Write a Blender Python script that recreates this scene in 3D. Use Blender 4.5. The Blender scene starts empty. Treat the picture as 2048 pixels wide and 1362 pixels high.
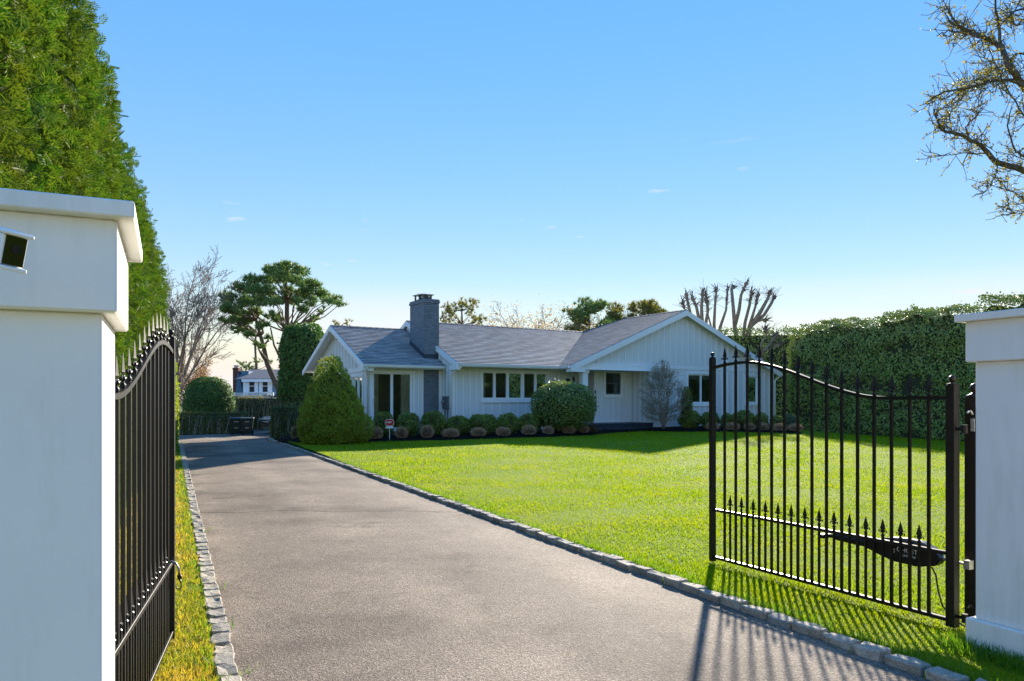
import bpy, bmesh, math, random
import numpy as np
from mathutils import Vector, Matrix

R = math.radians
random.seed(7)
rng = np.random.default_rng(11)
scn = bpy.context.scene
COL = scn.collection

# ------------------------------------------------------------------ camera
F, CX, HY, HC = 1480.0, 1024.0, 800.0, 1.6          # focal length (px of a 2048 px wide frame), centre, horizon row, eye height
cd = bpy.data.cameras.new('camera')
cam = bpy.data.objects.new('camera', cd)
COL.objects.link(cam)
cam.location = (0, 0, HC)
cam.rotation_euler = (R(90), 0, 0)
cd.sensor_width = 36
cd.lens = F / 2048 * 36
cd.shift_y = (HY - 681) / 2048
cd.clip_start = 0.05
cd.clip_end = 2000
scn.camera = cam

# ------------------------------------------------------------------ sky, sun, exposure
SUN_EL, SUN_AZ = 21.0, 17.0                          # azimuth: degrees to the right of the view axis (+Y)
world = bpy.data.worlds.new('World')
scn.world = world
world.use_nodes = True
wn, wl = world.node_tree.nodes, world.node_tree.links
wn.clear()
w_out = wn.new('ShaderNodeOutputWorld')
w_bg = wn.new('ShaderNodeBackground')
w_sky = wn.new('ShaderNodeTexSky')
w_sky.sky_type = 'NISHITA'
w_sky.sun_disc = False
w_sky.sun_elevation = R(SUN_EL)
w_sky.sun_rotation = R(SUN_AZ)
w_sky.air_density = 1.0
w_sky.dust_density = 0.0
w_sky.ozone_density = 2.0
w_bg.inputs['Strength'].default_value = 0.125
w_hsv = wn.new('ShaderNodeHueSaturation')
w_hsv.inputs['Saturation'].default_value = 1.60
# even the sky out (bright rim, dark zenith) as the photograph's exposure blending does: colour * luminance^-0.70
w_bw = wn.new('ShaderNodeRGBToBW')
w_pw = wn.new('ShaderNodeMath')
w_pw.operation = 'POWER'
w_pw.inputs[1].default_value = -0.70
w_sc = wn.new('ShaderNodeVectorMath')
w_sc.operation = 'SCALE'
w_ti = wn.new('ShaderNodeVectorMath')
w_ti.operation = 'MULTIPLY'
w_ti.inputs[1].default_value = (1.0, 0.795, 0.705)
wl.new(w_sky.outputs['Color'], w_bw.inputs[0])
wl.new(w_bw.outputs[0], w_pw.inputs[0])
wl.new(w_sky.outputs['Color'], w_sc.inputs[0])
wl.new(w_pw.outputs[0], w_sc.inputs['Scale'])
wl.new(w_sc.outputs[0], w_ti.inputs[0])
wl.new(w_ti.outputs[0], w_hsv.inputs['Color'])
# thin low clouds: noise over the direction, faded out with elevation
w_tc = wn.new('ShaderNodeTexCoord')
w_map = wn.new('ShaderNodeMapping')
w_map.inputs['Scale'].default_value = (2.4, 2.4, 17.0)
w_noi = wn.new('ShaderNodeTexNoise')
w_noi.inputs['Scale'].default_value = 1.3
w_noi.inputs['Detail'].default_value = 7
w_noi.inputs['Roughness'].default_value = 0.55
w_rmp = wn.new('ShaderNodeValToRGB')
w_rmp.color_ramp.elements[0].position = 0.40
w_rmp.color_ramp.elements[1].position = 0.62
w_sep = wn.new('ShaderNodeSeparateXYZ')
w_el = wn.new('ShaderNodeMapRange')
w_el.inputs['From Min'].default_value = 0.155
w_el.inputs['From Max'].default_value = 0.085
w_el.inputs['To Min'].default_value = 0.0
w_el.inputs['To Max'].default_value = 0.85
w_mul = wn.new('ShaderNodeMath')
w_mul.operation = 'MULTIPLY'
w_mix = wn.new('ShaderNodeMixRGB')
w_mix.inputs['Color2'].default_value = (1.44, 1.39, 1.46, 1)
wl.new(w_tc.outputs['Generated'], w_map.inputs['Vector'])
wl.new(w_map.outputs['Vector'], w_noi.inputs['Vector'])
wl.new(w_noi.outputs['Fac'], w_rmp.inputs['Fac'])
wl.new(w_tc.outputs['Generated'], w_sep.inputs['Vector'])
wl.new(w_sep.outputs['Z'], w_el.inputs['Value'])
wl.new(w_rmp.outputs['Color'], w_mul.inputs[0])
wl.new(w_el.outputs['Result'], w_mul.inputs[1])
w_m2 = wn.new('ShaderNodeMapping')
w_m2.inputs['Scale'].default_value = (7.0, 7.0, 34.0)
w_m2.inputs['Location'].default_value = (0.35, 0.2, 0.0)
w_n2 = wn.new('ShaderNodeTexNoise')
w_n2.inputs['Scale'].default_value = 1.6
w_n2.inputs['Detail'].default_value = 5
w_r2 = wn.new('ShaderNodeValToRGB')
w_r2.color_ramp.elements[0].position = 0.665
w_r2.color_ramp.elements[1].position = 0.76
w_e2 = wn.new('ShaderNodeMapRange')
w_e2.inputs['From Min'].default_value = 0.34
w_e2.inputs['From Max'].default_value = 0.20
w_e2.inputs['To Max'].default_value = 0.8
w_x2 = wn.new('ShaderNodeMath')
w_x2.operation = 'MULTIPLY'
w_ad = wn.new('ShaderNodeMath')
w_ad.operation = 'MAXIMUM'
wl.new(w_tc.outputs['Generated'], w_m2.inputs['Vector'])
wl.new(w_m2.outputs['Vector'], w_n2.inputs['Vector'])
wl.new(w_n2.outputs['Fac'], w_r2.inputs['Fac'])
wl.new(w_sep.outputs['Z'], w_e2.inputs['Value'])
wl.new(w_r2.outputs['Color'], w_x2.inputs[0])
wl.new(w_e2.outputs['Result'], w_x2.inputs[1])
wl.new(w_mul.outputs[0], w_ad.inputs[0])
wl.new(w_x2.outputs[0], w_ad.inputs[1])
w_hz = wn.new('ShaderNodeMapRange')          # pale haze on the horizon
w_hz.inputs['From Min'].default_value = 0.11
w_hz.inputs['From Max'].default_value = 0.01
w_hz.inputs['To Max'].default_value = 0.95
w_hz.interpolation_type = 'SMOOTHSTEP'
w_a2 = wn.new('ShaderNodeMath')
w_a2.operation = 'MAXIMUM'
wl.new(w_sep.outputs['Z'], w_hz.inputs['Value'])
wl.new(w_ad.outputs[0], w_a2.inputs[0])
wl.new(w_hz.outputs['Result'], w_a2.inputs[1])
wl.new(w_a2.outputs[0], w_mix.inputs['Fac'])
wl.new(w_hsv.outputs['Color'], w_mix.inputs['Color1'])
wl.new(w_mix.outputs['Color'], w_bg.inputs['Color'])
wl.new(w_bg.outputs[0], w_out.inputs['Surface'])

sd = bpy.data.lights.new('sun', 'SUN')
sd.energy = 2.3
sd.angle = R(1.2)
sd.color = (1.0, 0.90, 0.74)
sun = bpy.data.objects.new('sun', sd)
COL.objects.link(sun)
sdir = Vector((math.sin(R(SUN_AZ)) * math.cos(R(SUN_EL)), math.cos(R(SUN_AZ)) * math.cos(R(SUN_EL)), math.sin(R(SUN_EL))))
sun.rotation_euler = (-sdir).to_track_quat('-Z', 'Y').to_euler()
sun.location = sdir * 60

vs = scn.view_settings
vs.view_transform = 'Standard'
vs.look = 'None'
vs.exposure = 2.42
vs.gamma = 1.0
vs.use_curve_mapping = False
scn.cycles.max_bounces = 6
scn.cycles.transparent_max_bounces = 8

# ------------------------------------------------------------------ helpers
def at(px, py, Y):
    """point at depth Y on the sight line through picture point (px, py)"""
    return Vector(((px - CX) / F * Y, Y, HC + (HY - py) / F * Y))

def on_ground(px, py, z=0.0):
    t = (z - HC) / ((HY - py) / F)
    return Vector(((px - CX) / F * t, t, z))

def tag(o, label=None, cat=None, group=None, kind=None):
    if label: o['label'] = label
    if cat: o['category'] = cat
    if group: o['group'] = group
    if kind: o['kind'] = kind
    return o

def empty(name, loc=(0, 0, 0), rz=0.0):
    o = bpy.data.objects.new(name, None)
    o.empty_display_size = 0.2
    o.location = loc
    o.rotation_euler = (0, 0, rz)
    COL.objects.link(o)
    return o

def link_mesh(name, me, mat=None, parent=None):
    if mat is not None and len(me.materials) == 0:
        me.materials.append(mat)
    o = bpy.data.objects.new(name, me)
    COL.objects.link(o)
    if parent is not None:
        o.parent = parent
    return o

def np_mesh(name, V, Fc, smooth=False):
    V = np.ascontiguousarray(V, dtype=np.float32)
    Fc = np.ascontiguousarray(Fc, dtype=np.int32)
    m, k = Fc.shape
    me = bpy.data.meshes.new(name)
    me.vertices.add(len(V))
    me.vertices.foreach_set('co', V.ravel())
    me.loops.add(m * k)
    me.loops.foreach_set('vertex_index', Fc.ravel())
    me.polygons.add(m)
    me.polygons.foreach_set('loop_start', np.arange(0, m * k, k, dtype=np.int32))
    me.polygons.foreach_set('use_smooth', np.full(m, smooth, dtype=bool))
    me.update(calc_edges=True)
    return me

class MB:
    """collects shapes, builds ONE mesh object"""
    def __init__(self):
        self.v, self.f = [], []
    def add(self, vs, fs):
        b = len(self.v)
        self.v += [tuple(x) for x in vs]
        self.f += [tuple(b + i for i in q) for q in fs]
    def box(self, x0, y0, z0, x1, y1, z1, tf=None):
        vs = [(x, y, z) for z in (z0, z1) for y in (y0, y1) for x in (x0, x1)]
        if tf: vs = [tf(*p) for p in vs]
        self.add(vs, [(0, 2, 3, 1), (4, 5, 7, 6), (0, 1, 5, 4), (2, 6, 7, 3), (0, 4, 6, 2), (1, 3, 7, 5)])
    def taper(self, x0, y0, z0, x1, y1, z1, s, sy=None):
        sy = s if sy is None else sy
        cx, cy = (x0 + x1) / 2, (y0 + y1) / 2
        vs = [(x, y, z0) for y in (y0, y1) for x in (x0, x1)]
        vs += [(cx + (x - cx) * s, cy + (y - cy) * sy, z1) for y in (y0, y1) for x in (x0, x1)]
        self.add(vs, [(0, 2, 3, 1), (4, 5, 7, 6), (0, 1, 5, 4), (2, 6, 7, 3), (0, 4, 6, 2), (1, 3, 7, 5)])
    def quad(self, a, b, c, d):
        self.add([a, b, c, d], [(0, 1, 2, 3)])
    def poly(self, pts):
        self.add(pts, [tuple(range(len(pts)))])
    def prism(self, pts, off):
        """polygon pts extruded by vector off"""
        n = len(pts)
        off = Vector(off)
        vs = [Vector(p) for p in pts] + [Vector(p) + off for p in pts]
        fs = [tuple(range(n))[::-1], tuple(range(n, 2 * n))]
        fs += [(i, (i + 1) % n, n + (i + 1) % n, n + i) for i in range(n)]
        self.add(vs, fs)
    def tube(self, pts, rads, sides=6, cap=True):
        pts = [Vector(p) for p in pts]
        if not isinstance(rads, (list, tuple)): rads = [rads] * len(pts)
        n = len(pts)
        vs, fs = [], []
        d0 = (pts[1] - pts[0]).normalized()
        ref = Vector((0, 0, 1)) if abs(d0.z) < 0.9 else Vector((1, 0, 0))
        s = d0.cross(ref).normalized()
        for i in range(n):
            d = (pts[min(i + 1, n - 1)] - pts[max(i - 1, 0)])
            if d.length < 1e-9: d = d0
            d.normalize()
            s = (s - d * s.dot(d))
            if s.length < 1e-6: s = d.orthogonal()
            s.normalize()
            t = d.cross(s)
            for k in range(sides):
                a = 2 * math.pi * k / sides
                vs.append(pts[i] + (s * math.cos(a) + t * math.sin(a)) * rads[i])
        for i in range(n - 1):
            for k in range(sides):
                k2 = (k + 1) % sides
                fs.append((i * sides + k, i * sides + k2, (i + 1) * sides + k2, (i + 1) * sides + k))
        if cap:
            fs.append(tuple(range(sides))[::-1])
            fs.append(tuple((n - 1) * sides + k for k in range(sides)))
        self.add(vs, fs)
    def lathe(self, prof, sides=12, c=(0, 0, 0), rot=0.0):
        """prof: (radius, z) list"""
        vs, fs = [], []
        n = len(prof)
        for r, z in prof:
            for k in range(sides):
                a = 2 * math.pi * k / sides + rot
                vs.append((c[0] + r * math.cos(a), c[1] + r * math.sin(a), c[2] + z))
        for i in range(n - 1):
            for k in range(sides):
                k2 = (k + 1) % sides
                fs.append((i * sides + k, i * sides + k2, (i + 1) * sides + k2, (i + 1) * sides + k))
        fs.append(tuple(range(sides))[::-1])
        fs.append(tuple((n - 1) * sides + k for k in range(sides)))
        self.add(vs, fs)
    def mesh(self, name, smooth=False, bevel=0.0, segs=1):
        me = bpy.data.meshes.new(name)
        me.from_pydata([tuple(p) for p in self.v], [], self.f)
        bm = bmesh.new()
        bm.from_mesh(me)
        if bevel:
            bmesh.ops.bevel(bm, geom=list(bm.edges), offset=bevel, segments=segs, affect='EDGES', clamp_overlap=True)
        bmesh.ops.recalc_face_normals(bm, faces=bm.faces)
        bm.to_mesh(me)
        bm.free()
        if smooth:
            me.polygons.foreach_set('use_smooth', [True] * len(me.polygons))
        me.update()
        return me
    def build(self, name, mat, parent=None, smooth=False, bevel=0.0, segs=1):
        return link_mesh(name, self.mesh(name, smooth, bevel, segs), mat, parent)

# ------------------------------------------------------------------ materials
def new_mat(name):
    m = bpy.data.materials.new(name)
    m.use_nodes = True
    return m, m.node_tree.nodes, m.node_tree.links, m.node_tree.nodes['Principled BSDF']

def ramp(n, l, src, stops):
    r = n.new('ShaderNodeValToRGB')
    e = r.color_ramp.elements
    while len(e) < len(stops): e.new(0.5)
    for i, (p, c) in enumerate(stops):
        e[i].position = p
        e[i].color = (*c, 1)
    l.new(src, r.inputs['Fac'])
    return r

def noise(n, l, scale, detail=4, rough=0.55, coord='Object', stretch=None):
    t = n.new('ShaderNodeTexCoord')
    x = n.new('ShaderNodeTexNoise')
    x.inputs['Scale'].default_value = scale
    x.inputs['Detail'].default_value = detail
    x.inputs['Roughness'].default_value = rough
    if stretch:
        mp = n.new('ShaderNodeMapping')
        mp.inputs['Scale'].default_value = stretch
        l.new(t.outputs[coord], mp.inputs['Vector'])
        l.new(mp.outputs['Vector'], x.inputs['Vector'])
    else:
        l.new(t.outputs[coord], x.inputs['Vector'])
    return x

def mixc(n, l, fac, a, b, mode='MIX'):
    m = n.new('ShaderNodeMixRGB')
    m.blend_type = mode
    for sock, val in ((m.inputs['Fac'], fac), (m.inputs['Color1'], a), (m.inputs['Color2'], b)):
        if isinstance(val, (int, float)): sock.default_value = val
        elif isinstance(val, tuple): sock.default_value = (*val, 1)
        else: l.new(val, sock)
    return m.outputs['Color']

def bump(n, l, bsdf, src, strength=0.3, dist=0.01):
    b = n.new('ShaderNodeBump')
    b.inputs['Strength'].default_value = strength
    b.inputs['Distance'].default_value = dist
    l.new(src, b.inputs['Height'])
    l.new(b.outputs['Normal'], bsdf.inputs['Normal'])

def simple(name, a, b=None, scale=8, rough=0.6, spec=0.4, metal=0.0, bmp=0.0, bd=0.005, bscale=None, detail=5):
    m, n, l, p = new_mat(name)
    b = b or tuple(c * 0.82 for c in a)
    nz = noise(n, l, scale, detail)
    r = ramp(n, l, nz.outputs['Fac'], [(0.32, a), (0.68, b)])
    l.new(r.outputs['Color'], p.inputs['Base Color'])
    p.inputs['Roughness'].default_value = rough
    p.inputs['Specular IOR Level'].default_value = spec
    p.inputs['Metallic'].default_value = metal
    if bmp:
        nb = noise(n, l, bscale or scale * 6, 3)
        bump(n, l, p, nb.outputs['Fac'], bmp, bd)
    return m

def foliage(name, c0, c1, c2, trans=0.35, rough=0.55, spec=0.3, patch=None, pscale=1.2, tmul=1.6):
    """leaf colour varies leaf by leaf; patch: a second colour in soft patches"""
    m, n, l, p = new_mat(name)
    g = n.new('ShaderNodeNewGeometry')
    r = ramp(n, l, g.outputs['Random Per Island'], [(0.0, c0), (0.55, c1), (1.0, c2)])
    col = r.outputs['Color']
    if patch:
        nz = noise(n, l, pscale, 3)
        pr = ramp(n, l, nz.outputs['Fac'], [(0.45, (0, 0, 0)), (0.7, (1, 1, 1))])
        col = mixc(n, l, pr.outputs['Color'], col, patch)
    l.new(col, p.inputs['Base Color'])
    p.inputs['Roughness'].default_value = rough
    p.inputs['Specular IOR Level'].default_value = spec
    t = n.new('ShaderNodeBsdfTranslucent')
    tc = mixc(n, l, 1.0, col, (tmul, tmul * 1.0, tmul * 0.45), 'MULTIPLY')
    l.new(tc, t.inputs['Color'])
    mx = n.new('ShaderNodeMixShader')
    mx.inputs['Fac'].default_value = trans
    l.new(p.outputs[0], mx.inputs[1])
    l.new(t.outputs[0], mx.inputs[2])
    l.new(mx.outputs[0], n['Material Output'].inputs['Surface'])
    return m

M = {}
M['white'] = simple('white_paint', (0.94, 0.925, 0.895), (0.92, 0.905, 0.88), 3, 0.5, 0.35, bmp=0.04, bscale=90)
M['siding'] = simple('siding_paint', (0.80, 0.80, 0.775), (0.765, 0.765, 0.745), 2.5, 0.6, 0.3, bmp=0.08, bscale=60)
def stucco_mat():
    m, n, l, p = new_mat('pillar_paint')
    nz = noise(n, l, 2.2, 5)
    c = ramp(n, l, nz.outputs['Fac'], [(0.32, (0.90, 0.875, 0.83)), (0.68, (0.86, 0.84, 0.80))]).outputs['Color']
    st = noise(n, l, 3.0, 6, 0.7, stretch=(3, 3, .5))
    c = mixc(n, l, ramp(n, l, st.outputs['Fac'], [(0.5, (0, 0, 0)), (0.8, (.5, .5, .5))]).outputs['Color'], c, (0.60, 0.60, 0.52))
    sp = noise(n, l, 38, 3, 0.8)
    c = mixc(n, l, ramp(n, l, sp.outputs['Fac'], [(0.72, (0, 0, 0)), (0.80, (.55, .55, .55))]).outputs['Color'], c, (0.30, 0.29, 0.25))
    l.new(c, p.inputs['Base Color'])
    p.inputs['Roughness'].default_value = 0.65
    p.inputs['Specular IOR Level'].default_value = 0.3
    nb = noise(n, l, 150, 3)
    bump(n, l, p, nb.outputs['Fac'], 0.12, 0.003)
    return m
M['stucco'] = stucco_mat()
M['black'] = simple('black_iron_paint', (0.007, 0.006, 0.006), (0.012, 0.010, 0.009), 14, 0.42, 0.3, bmp=0.05, bscale=220, bd=0.002)
M['black_plastic'] = simple('black_plastic', (0.012, 0.012, 0.013), None, 9, 0.45, 0.4)
M['dark_grey'] = simple('grey_plastic', (0.16, 0.165, 0.17), None, 9, 0.4, 0.4)
M['steel'] = simple('galvanised_steel', (0.45, 0.45, 0.45), (0.3, 0.3, 0.3), 40, 0.4, 0.5, 0.8)
M['slate'] = simple('slate_paint', (0.058, 0.072, 0.092), (0.045, 0.057, 0.075), 3, 0.6, 0.3, bmp=0.1)
M['deck'] = simple('porch_deck_paint', (0.045, 0.055, 0.07), (0.03, 0.038, 0.05), 5, 0.5, 0.35, bmp=0.1)
M['concrete'] = simple('foundation_concrete', (0.24, 0.225, 0.21), (0.15, 0.14, 0.13), 3, 0.85, 0.2, bmp=0.3, bscale=40)
M['curtain'] = simple('curtain_cloth', (0.80, 0.82, 0.74), None, 6, 0.85, 0.1)
M['room'] = simple('room_wall', (0.50, 0.36, 0.24), None, 2, 0.9, 0.1)
M['screen'] = simple('window_shade', (0.42, 0.48, 0.47), None, 6, 0.9, 0.1)
M['red'] = simple('sign_red', (0.62, 0.015, 0.03), (0.55, 0.012, 0.025), 5, 0.35, 0.5)
M['bin'] = simple('bin_plastic', (0.012, 0.030, 0.026), (0.008, 0.02, 0.018), 6, 0.45, 0.4)
M['tyre'] = simple('tyre_rubber', (0.018, 0.018, 0.018), None, 20, 0.8, 0.2)
M['car'] = simple('car_paint', (0.02, 0.025, 0.03), None, 5, 0.2, 0.6)
M['brick_red'] = simple('neighbour_brick', (0.20, 0.085, 0.06), (0.15, 0.06, 0.045), 5, 0.85, 0.2, bmp=0.3)
M['blue_siding'] = simple('blue_siding', (0.14, 0.25, 0.36), (0.11, 0.21, 0.31), 3, 0.7, 0.3)
M['grey_roof'] = simple('neighbour_shingle', (0.16, 0.17, 0.185), (0.11, 0.12, 0.135), 9, 0.85, 0.2, bmp=0.3)
M['soil'] = simple('mulch', (0.018, 0.012, 0.009), (0.007, 0.005, 0.004), 26, 0.95, 0.1, bmp=1.0, bscale=45, bd=0.04)
M['bark'] = simple('bark', (0.22, 0.165, 0.125), (0.11, 0.085, 0.066), 14, 0.9, 0.2, bmp=0.8, bscale=30, bd=0.03)
M['pine_bark'] = simple('pine_bark', (0.27, 0.185, 0.135), (0.13, 0.09, 0.07), 10, 0.9, 0.2, bmp=0.8, bscale=22, bd=0.04)
M['pale_bark'] = simple('pale_bark', (0.38, 0.29, 0.225), (0.20, 0.155, 0.12), 9, 0.9, 0.2, bmp=0.7, bscale=25, bd=0.03)
M['twig'] = simple('twig_bark', (0.15, 0.115, 0.08), (0.09, 0.07, 0.05), 10, 0.9, 0.2)
M['grey_twig'] = simple('grey_twig_bark', (0.48, 0.41, 0.31), (0.30, 0.26, 0.20), 10, 0.9, 0.2)

# lapped asphalt shingles: tabs as a brick pattern over the slope
def shingle_mat():
    m, n, l, p = new_mat('asphalt_shingle')
    tc = n.new('ShaderNodeTexCoord')
    br = n.new('ShaderNodeTexBrick')
    br.inputs['Scale'].default_value = 1.0
    br.inputs['Brick Width'].default_value = 0.46
    br.inputs['Row Height'].default_value = 0.17
    br.inputs['Mortar Size'].default_value = 0.006
    br.inputs['Color1'].default_value = (0.27, 0.26, 0.25, 1)
    br.inputs['Color2'].default_value = (0.60, 0.57, 0.54, 1)
    br.inputs['Mortar'].default_value = (0.06, 0.062, 0.07, 1)
    br.inputs['Bias'].default_value = 0.0
    l.new(tc.outputs['UV'], br.inputs['Vector'])
    nz = noise(n, l, 2.2, 6, 0.7)
    c = mixc(n, l, 0.35, br.outputs['Color'], ramp(n, l, nz.outputs['Fac'], [(0.35, (0.30, 0.29, 0.28)), (0.7, (0.48, 0.445, 0.41))]).outputs['Color'])
    gr = noise(n, l, 60, 3, 0.7)
    c = mixc(n, l, 0.5, c, ramp(n, l, gr.outputs['Fac'], [(0.35, (0.55, 0.55, 0.55)), (0.7, (1.3, 1.3, 1.3))]).outputs['Color'], 'MULTIPLY')
    l.new(c, p.inputs['Base Color'])
    p.inputs['Roughness'].default_value = 0.8
    p.inputs['Specular IOR Level'].default_value = 0.25
    bump(n, l, p, br.outputs['Fac'], 0.4, -0.01)
    return m
M['shingle'] = shingle_mat()

def painted_brick():
    m, n, l, p = new_mat('painted_brick')
    tc = n.new('ShaderNodeTexCoord')
    br = n.new('ShaderNodeTexBrick')
    br.inputs['Scale'].default_value = 1.0
    br.inputs['Brick Width'].default_value = 0.205
    br.inputs['Row Height'].default_value = 0.075
    br.inputs['Mortar Size'].default_value = 0.010
    br.inputs['Mortar Smooth'].default_value = 0.2
    br.inputs['Color1'].default_value = (0.16, 0.185, 0.215, 1)
    br.inputs['Color2'].default_value = (0.23, 0.26, 0.295, 1)
    br.inputs['Mortar'].default_value = (0.11, 0.13, 0.152, 1)
    l.new(tc.outputs['UV'], br.inputs['Vector'])
    l.new(br.outputs['Color'], p.inputs['Base Color'])
    p.inputs['Roughness'].default_value = 0.55
    p.inputs['Specular IOR Level'].default_value = 0.35
    bump(n, l, p, br.outputs['Fac'], 0.9, -0.012)
    return m
M['brick'] = painted_brick()

def glass_mat():
    m, n, l, p = new_mat('window_glass')
    g = n.new('ShaderNodeBsdfGlossy')
    g.inputs['Roughness'].default_value = 0.015
    g.inputs['Color'].default_value = (0.9, 0.95, 0.95, 1)
    t = n.new('ShaderNodeBsdfTransparent')
    t.inputs['Color'].default_value = (0.85, 0.90, 0.87, 1)
    fr = n.new('ShaderNodeFresnel')
    fr.inputs['IOR'].default_value = 2.6
    mx = n.new('ShaderNodeMixShader')
    l.new(fr.outputs[0], mx.inputs['Fac'])
    l.new(t.outputs[0], mx.inputs[1])
    l.new(g.outputs[0], mx.inputs[2])
    l.new(mx.outputs[0], n['Material Output'].inputs['Surface'])
    return m
M['glass'] = glass_mat()

def asphalt_mat():
    m, n, l, p = new_mat('driveway_asphalt')
    tc = n.new('ShaderNodeTexCoord')
    vo = n.new('ShaderNodeTexVoronoi')
    vo.inputs['Scale'].default_value = 105
    l.new(tc.outputs['Object'], vo.inputs['Vector'])
    chip = ramp(n, l, vo.outputs['Color'], [(0.0, (0.06, 0.048, 0.038)), (0.4, (0.19, 0.152, 0.118)), (0.75, (0.29, 0.232, 0.18)), (1.0, (0.50, 0.43, 0.36))])
    sp = noise(n, l, 260, 2, 0.6)
    c = mixc(n, l, 0.55, chip.outputs['Color'], ramp(n, l, sp.outputs['Fac'], [(0.3, (0.5, 0.5, 0.5)), (0.7, (1.5, 1.48, 1.45))]).outputs['Color'], 'MULTIPLY')
    # worn pale wheel tracks, darker stained patches
    st = noise(n, l, 0.42, 5, 0.6)
    sr = ramp(n, l, st.outputs['Fac'], [(0.36, (0.58, 0.56, 0.56)), (0.48, (0.92, 0.91, 0.90)), (0.64, (1.2, 1.18, 1.15))])
    c = mixc(n, l, 1.0, c, sr.outputs['Color'], 'MULTIPLY')
    s2 = noise(n, l, 3.1, 6, 0.7)
    c = mixc(n, l, 0.6, c, ramp(n, l, s2.outputs['Fac'], [(0.3, (0.78, 0.78, 0.78)), (0.7, (1.15, 1.15, 1.15))]).outputs['Color'], 'MULTIPLY')
    # one long wandering crack across the drive, and dark edges (u = distance across in UV.x, v along in UV.y)
    sep = n.new('ShaderNodeSeparateXYZ')
    l.new(tc.outputs['UV'], sep.inputs[0])
    cn = noise(n, l, 1.3, 6, 0.65, 'UV')
    a = n.new('ShaderNodeMath'); a.operation = 'MULTIPLY_ADD'; a.inputs[1].default_value = 0.55; a.inputs[2].default_value = -11.05
    l.new(cn.outputs['Fac'], a.inputs[0])
    b = n.new('ShaderNodeMath'); b.operation = 'ADD'
    l.new(sep.outputs['Y'], b.inputs[0]); l.new(a.outputs[0], b.inputs[1])
    ab = n.new('ShaderNodeMath'); ab.operation = 'ABSOLUTE'
    l.new(b.outputs[0], ab.inputs[0])
    cr = ramp(n, l, ab.outputs[0], [(0.014, (0.36, 0.34, 0.33)), (0.05, (1, 1, 1))])
    c = mixc(n, l, 0.9, c, cr.outputs['Color'], 'MULTIPLY')
    tn = noise(n, l, 0.35, 4, 0.6, 'UV')
    ta = n.new('ShaderNodeMath'); ta.operation = 'MULTIPLY_ADD'; ta.inputs[1].default_value = 0.9
    l.new(tn.outputs['Fac'], ta.inputs[0]); l.new(sep.outputs['X'], ta.inputs[2])
    ts_ = n.new('ShaderNodeMath'); ts_.operation = 'MULTIPLY'; ts_.inputs[1].default_value = 3.9
    l.new(ta.outputs[0], ts_.inputs[0])
    tw_ = n.new('ShaderNodeMath'); tw_.operation = 'SINE'
    l.new(ts_.outputs[0], tw_.inputs[0])
    tr_ = ramp(n, l, tw_.outputs[0], [(0.0, (0.86, 0.85, 0.85)), (0.9, (1.12, 1.11, 1.10))])
    c = mixc(n, l, 0.8, c, tr_.outputs['Color'], 'MULTIPLY')
    # dark blotches of old sealer and oil
    bn = noise(n, l, 0.75, 7, 0.72)
    c = mixc(n, l, 1.0, c, ramp(n, l, bn.outputs['Fac'], [(0.34, (0.60, 0.58, 0.58)), (0.42, (1, 1, 1))]).outputs['Color'], 'MULTIPLY')
    en = noise(n, l, 0.9, 5, 0.65, 'UV')
    ea = n.new('ShaderNodeMath'); ea.operation = 'MULTIPLY_ADD'; ea.inputs[1].default_value = 1.5
    l.new(en.outputs['Fac'], ea.inputs[0]); l.new(sep.outputs['X'], ea.inputs[2])
    er = ramp(n, l, ea.outputs[0], [(0.55, (0.55, 0.53, 0.53)), (0.98, (1, 1, 1))])
    er.color_ramp.interpolation = 'EASE'
    c = mixc(n, l, 0.85, c, er.outputs['Color'], 'MULTIPLY')
    l.new(c, p.inputs['Base Color'])
    p.inputs['Roughness'].default_value = 0.85
    p.inputs['Specular IOR Level'].default_value = 0.25
    bump(n, l, p, vo.outputs['Distance'], 0.6, 0.006)
    return m
M['asphalt'] = asphalt_mat()

def granite():
    m, n, l, p = new_mat('granite_block')
    nz = noise(n, l, 90, 4, 0.7)
    r = ramp(n, l, nz.outputs['Fac'], [(0.3, (0.22, 0.20, 0.175)), (0.5, (0.50, 0.455, 0.39)), (0.75, (0.68, 0.625, 0.54))])
    oi = n.new('ShaderNodeObjectInfo')
    rr = ramp(n, l, oi.outputs['Random'], [(0, (0.75, 0.75, 0.77)), (0.5, (1.0, 0.98, 0.95)), (1, (1.12, 1.05, 0.98))])
    c = mixc(n, l, 1.0, r.outputs['Color'], rr.outputs['Color'], 'MULTIPLY')
    d = noise(n, l, 9, 5, 0.7)
    c = mixc(n, l, 0.5, c, ramp(n, l, d.outputs['Fac'], [(0.38, (0.42, 0.42, 0.36)), (0.6, (1, 1, 1))]).outputs['Color'], 'MULTIPLY')
    l.new(c, p.inputs['Base Color'])
    p.inputs['Roughness'].default_value = 0.85
    p.inputs['Specular IOR Level'].default_value = 0.25
    b2 = noise(n, l, 34, 6, 0.7)
    bump(n, l, p, b2.outputs['Fac'], 0.8, 0.02)
    return m
M['granite'] = granite()

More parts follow.
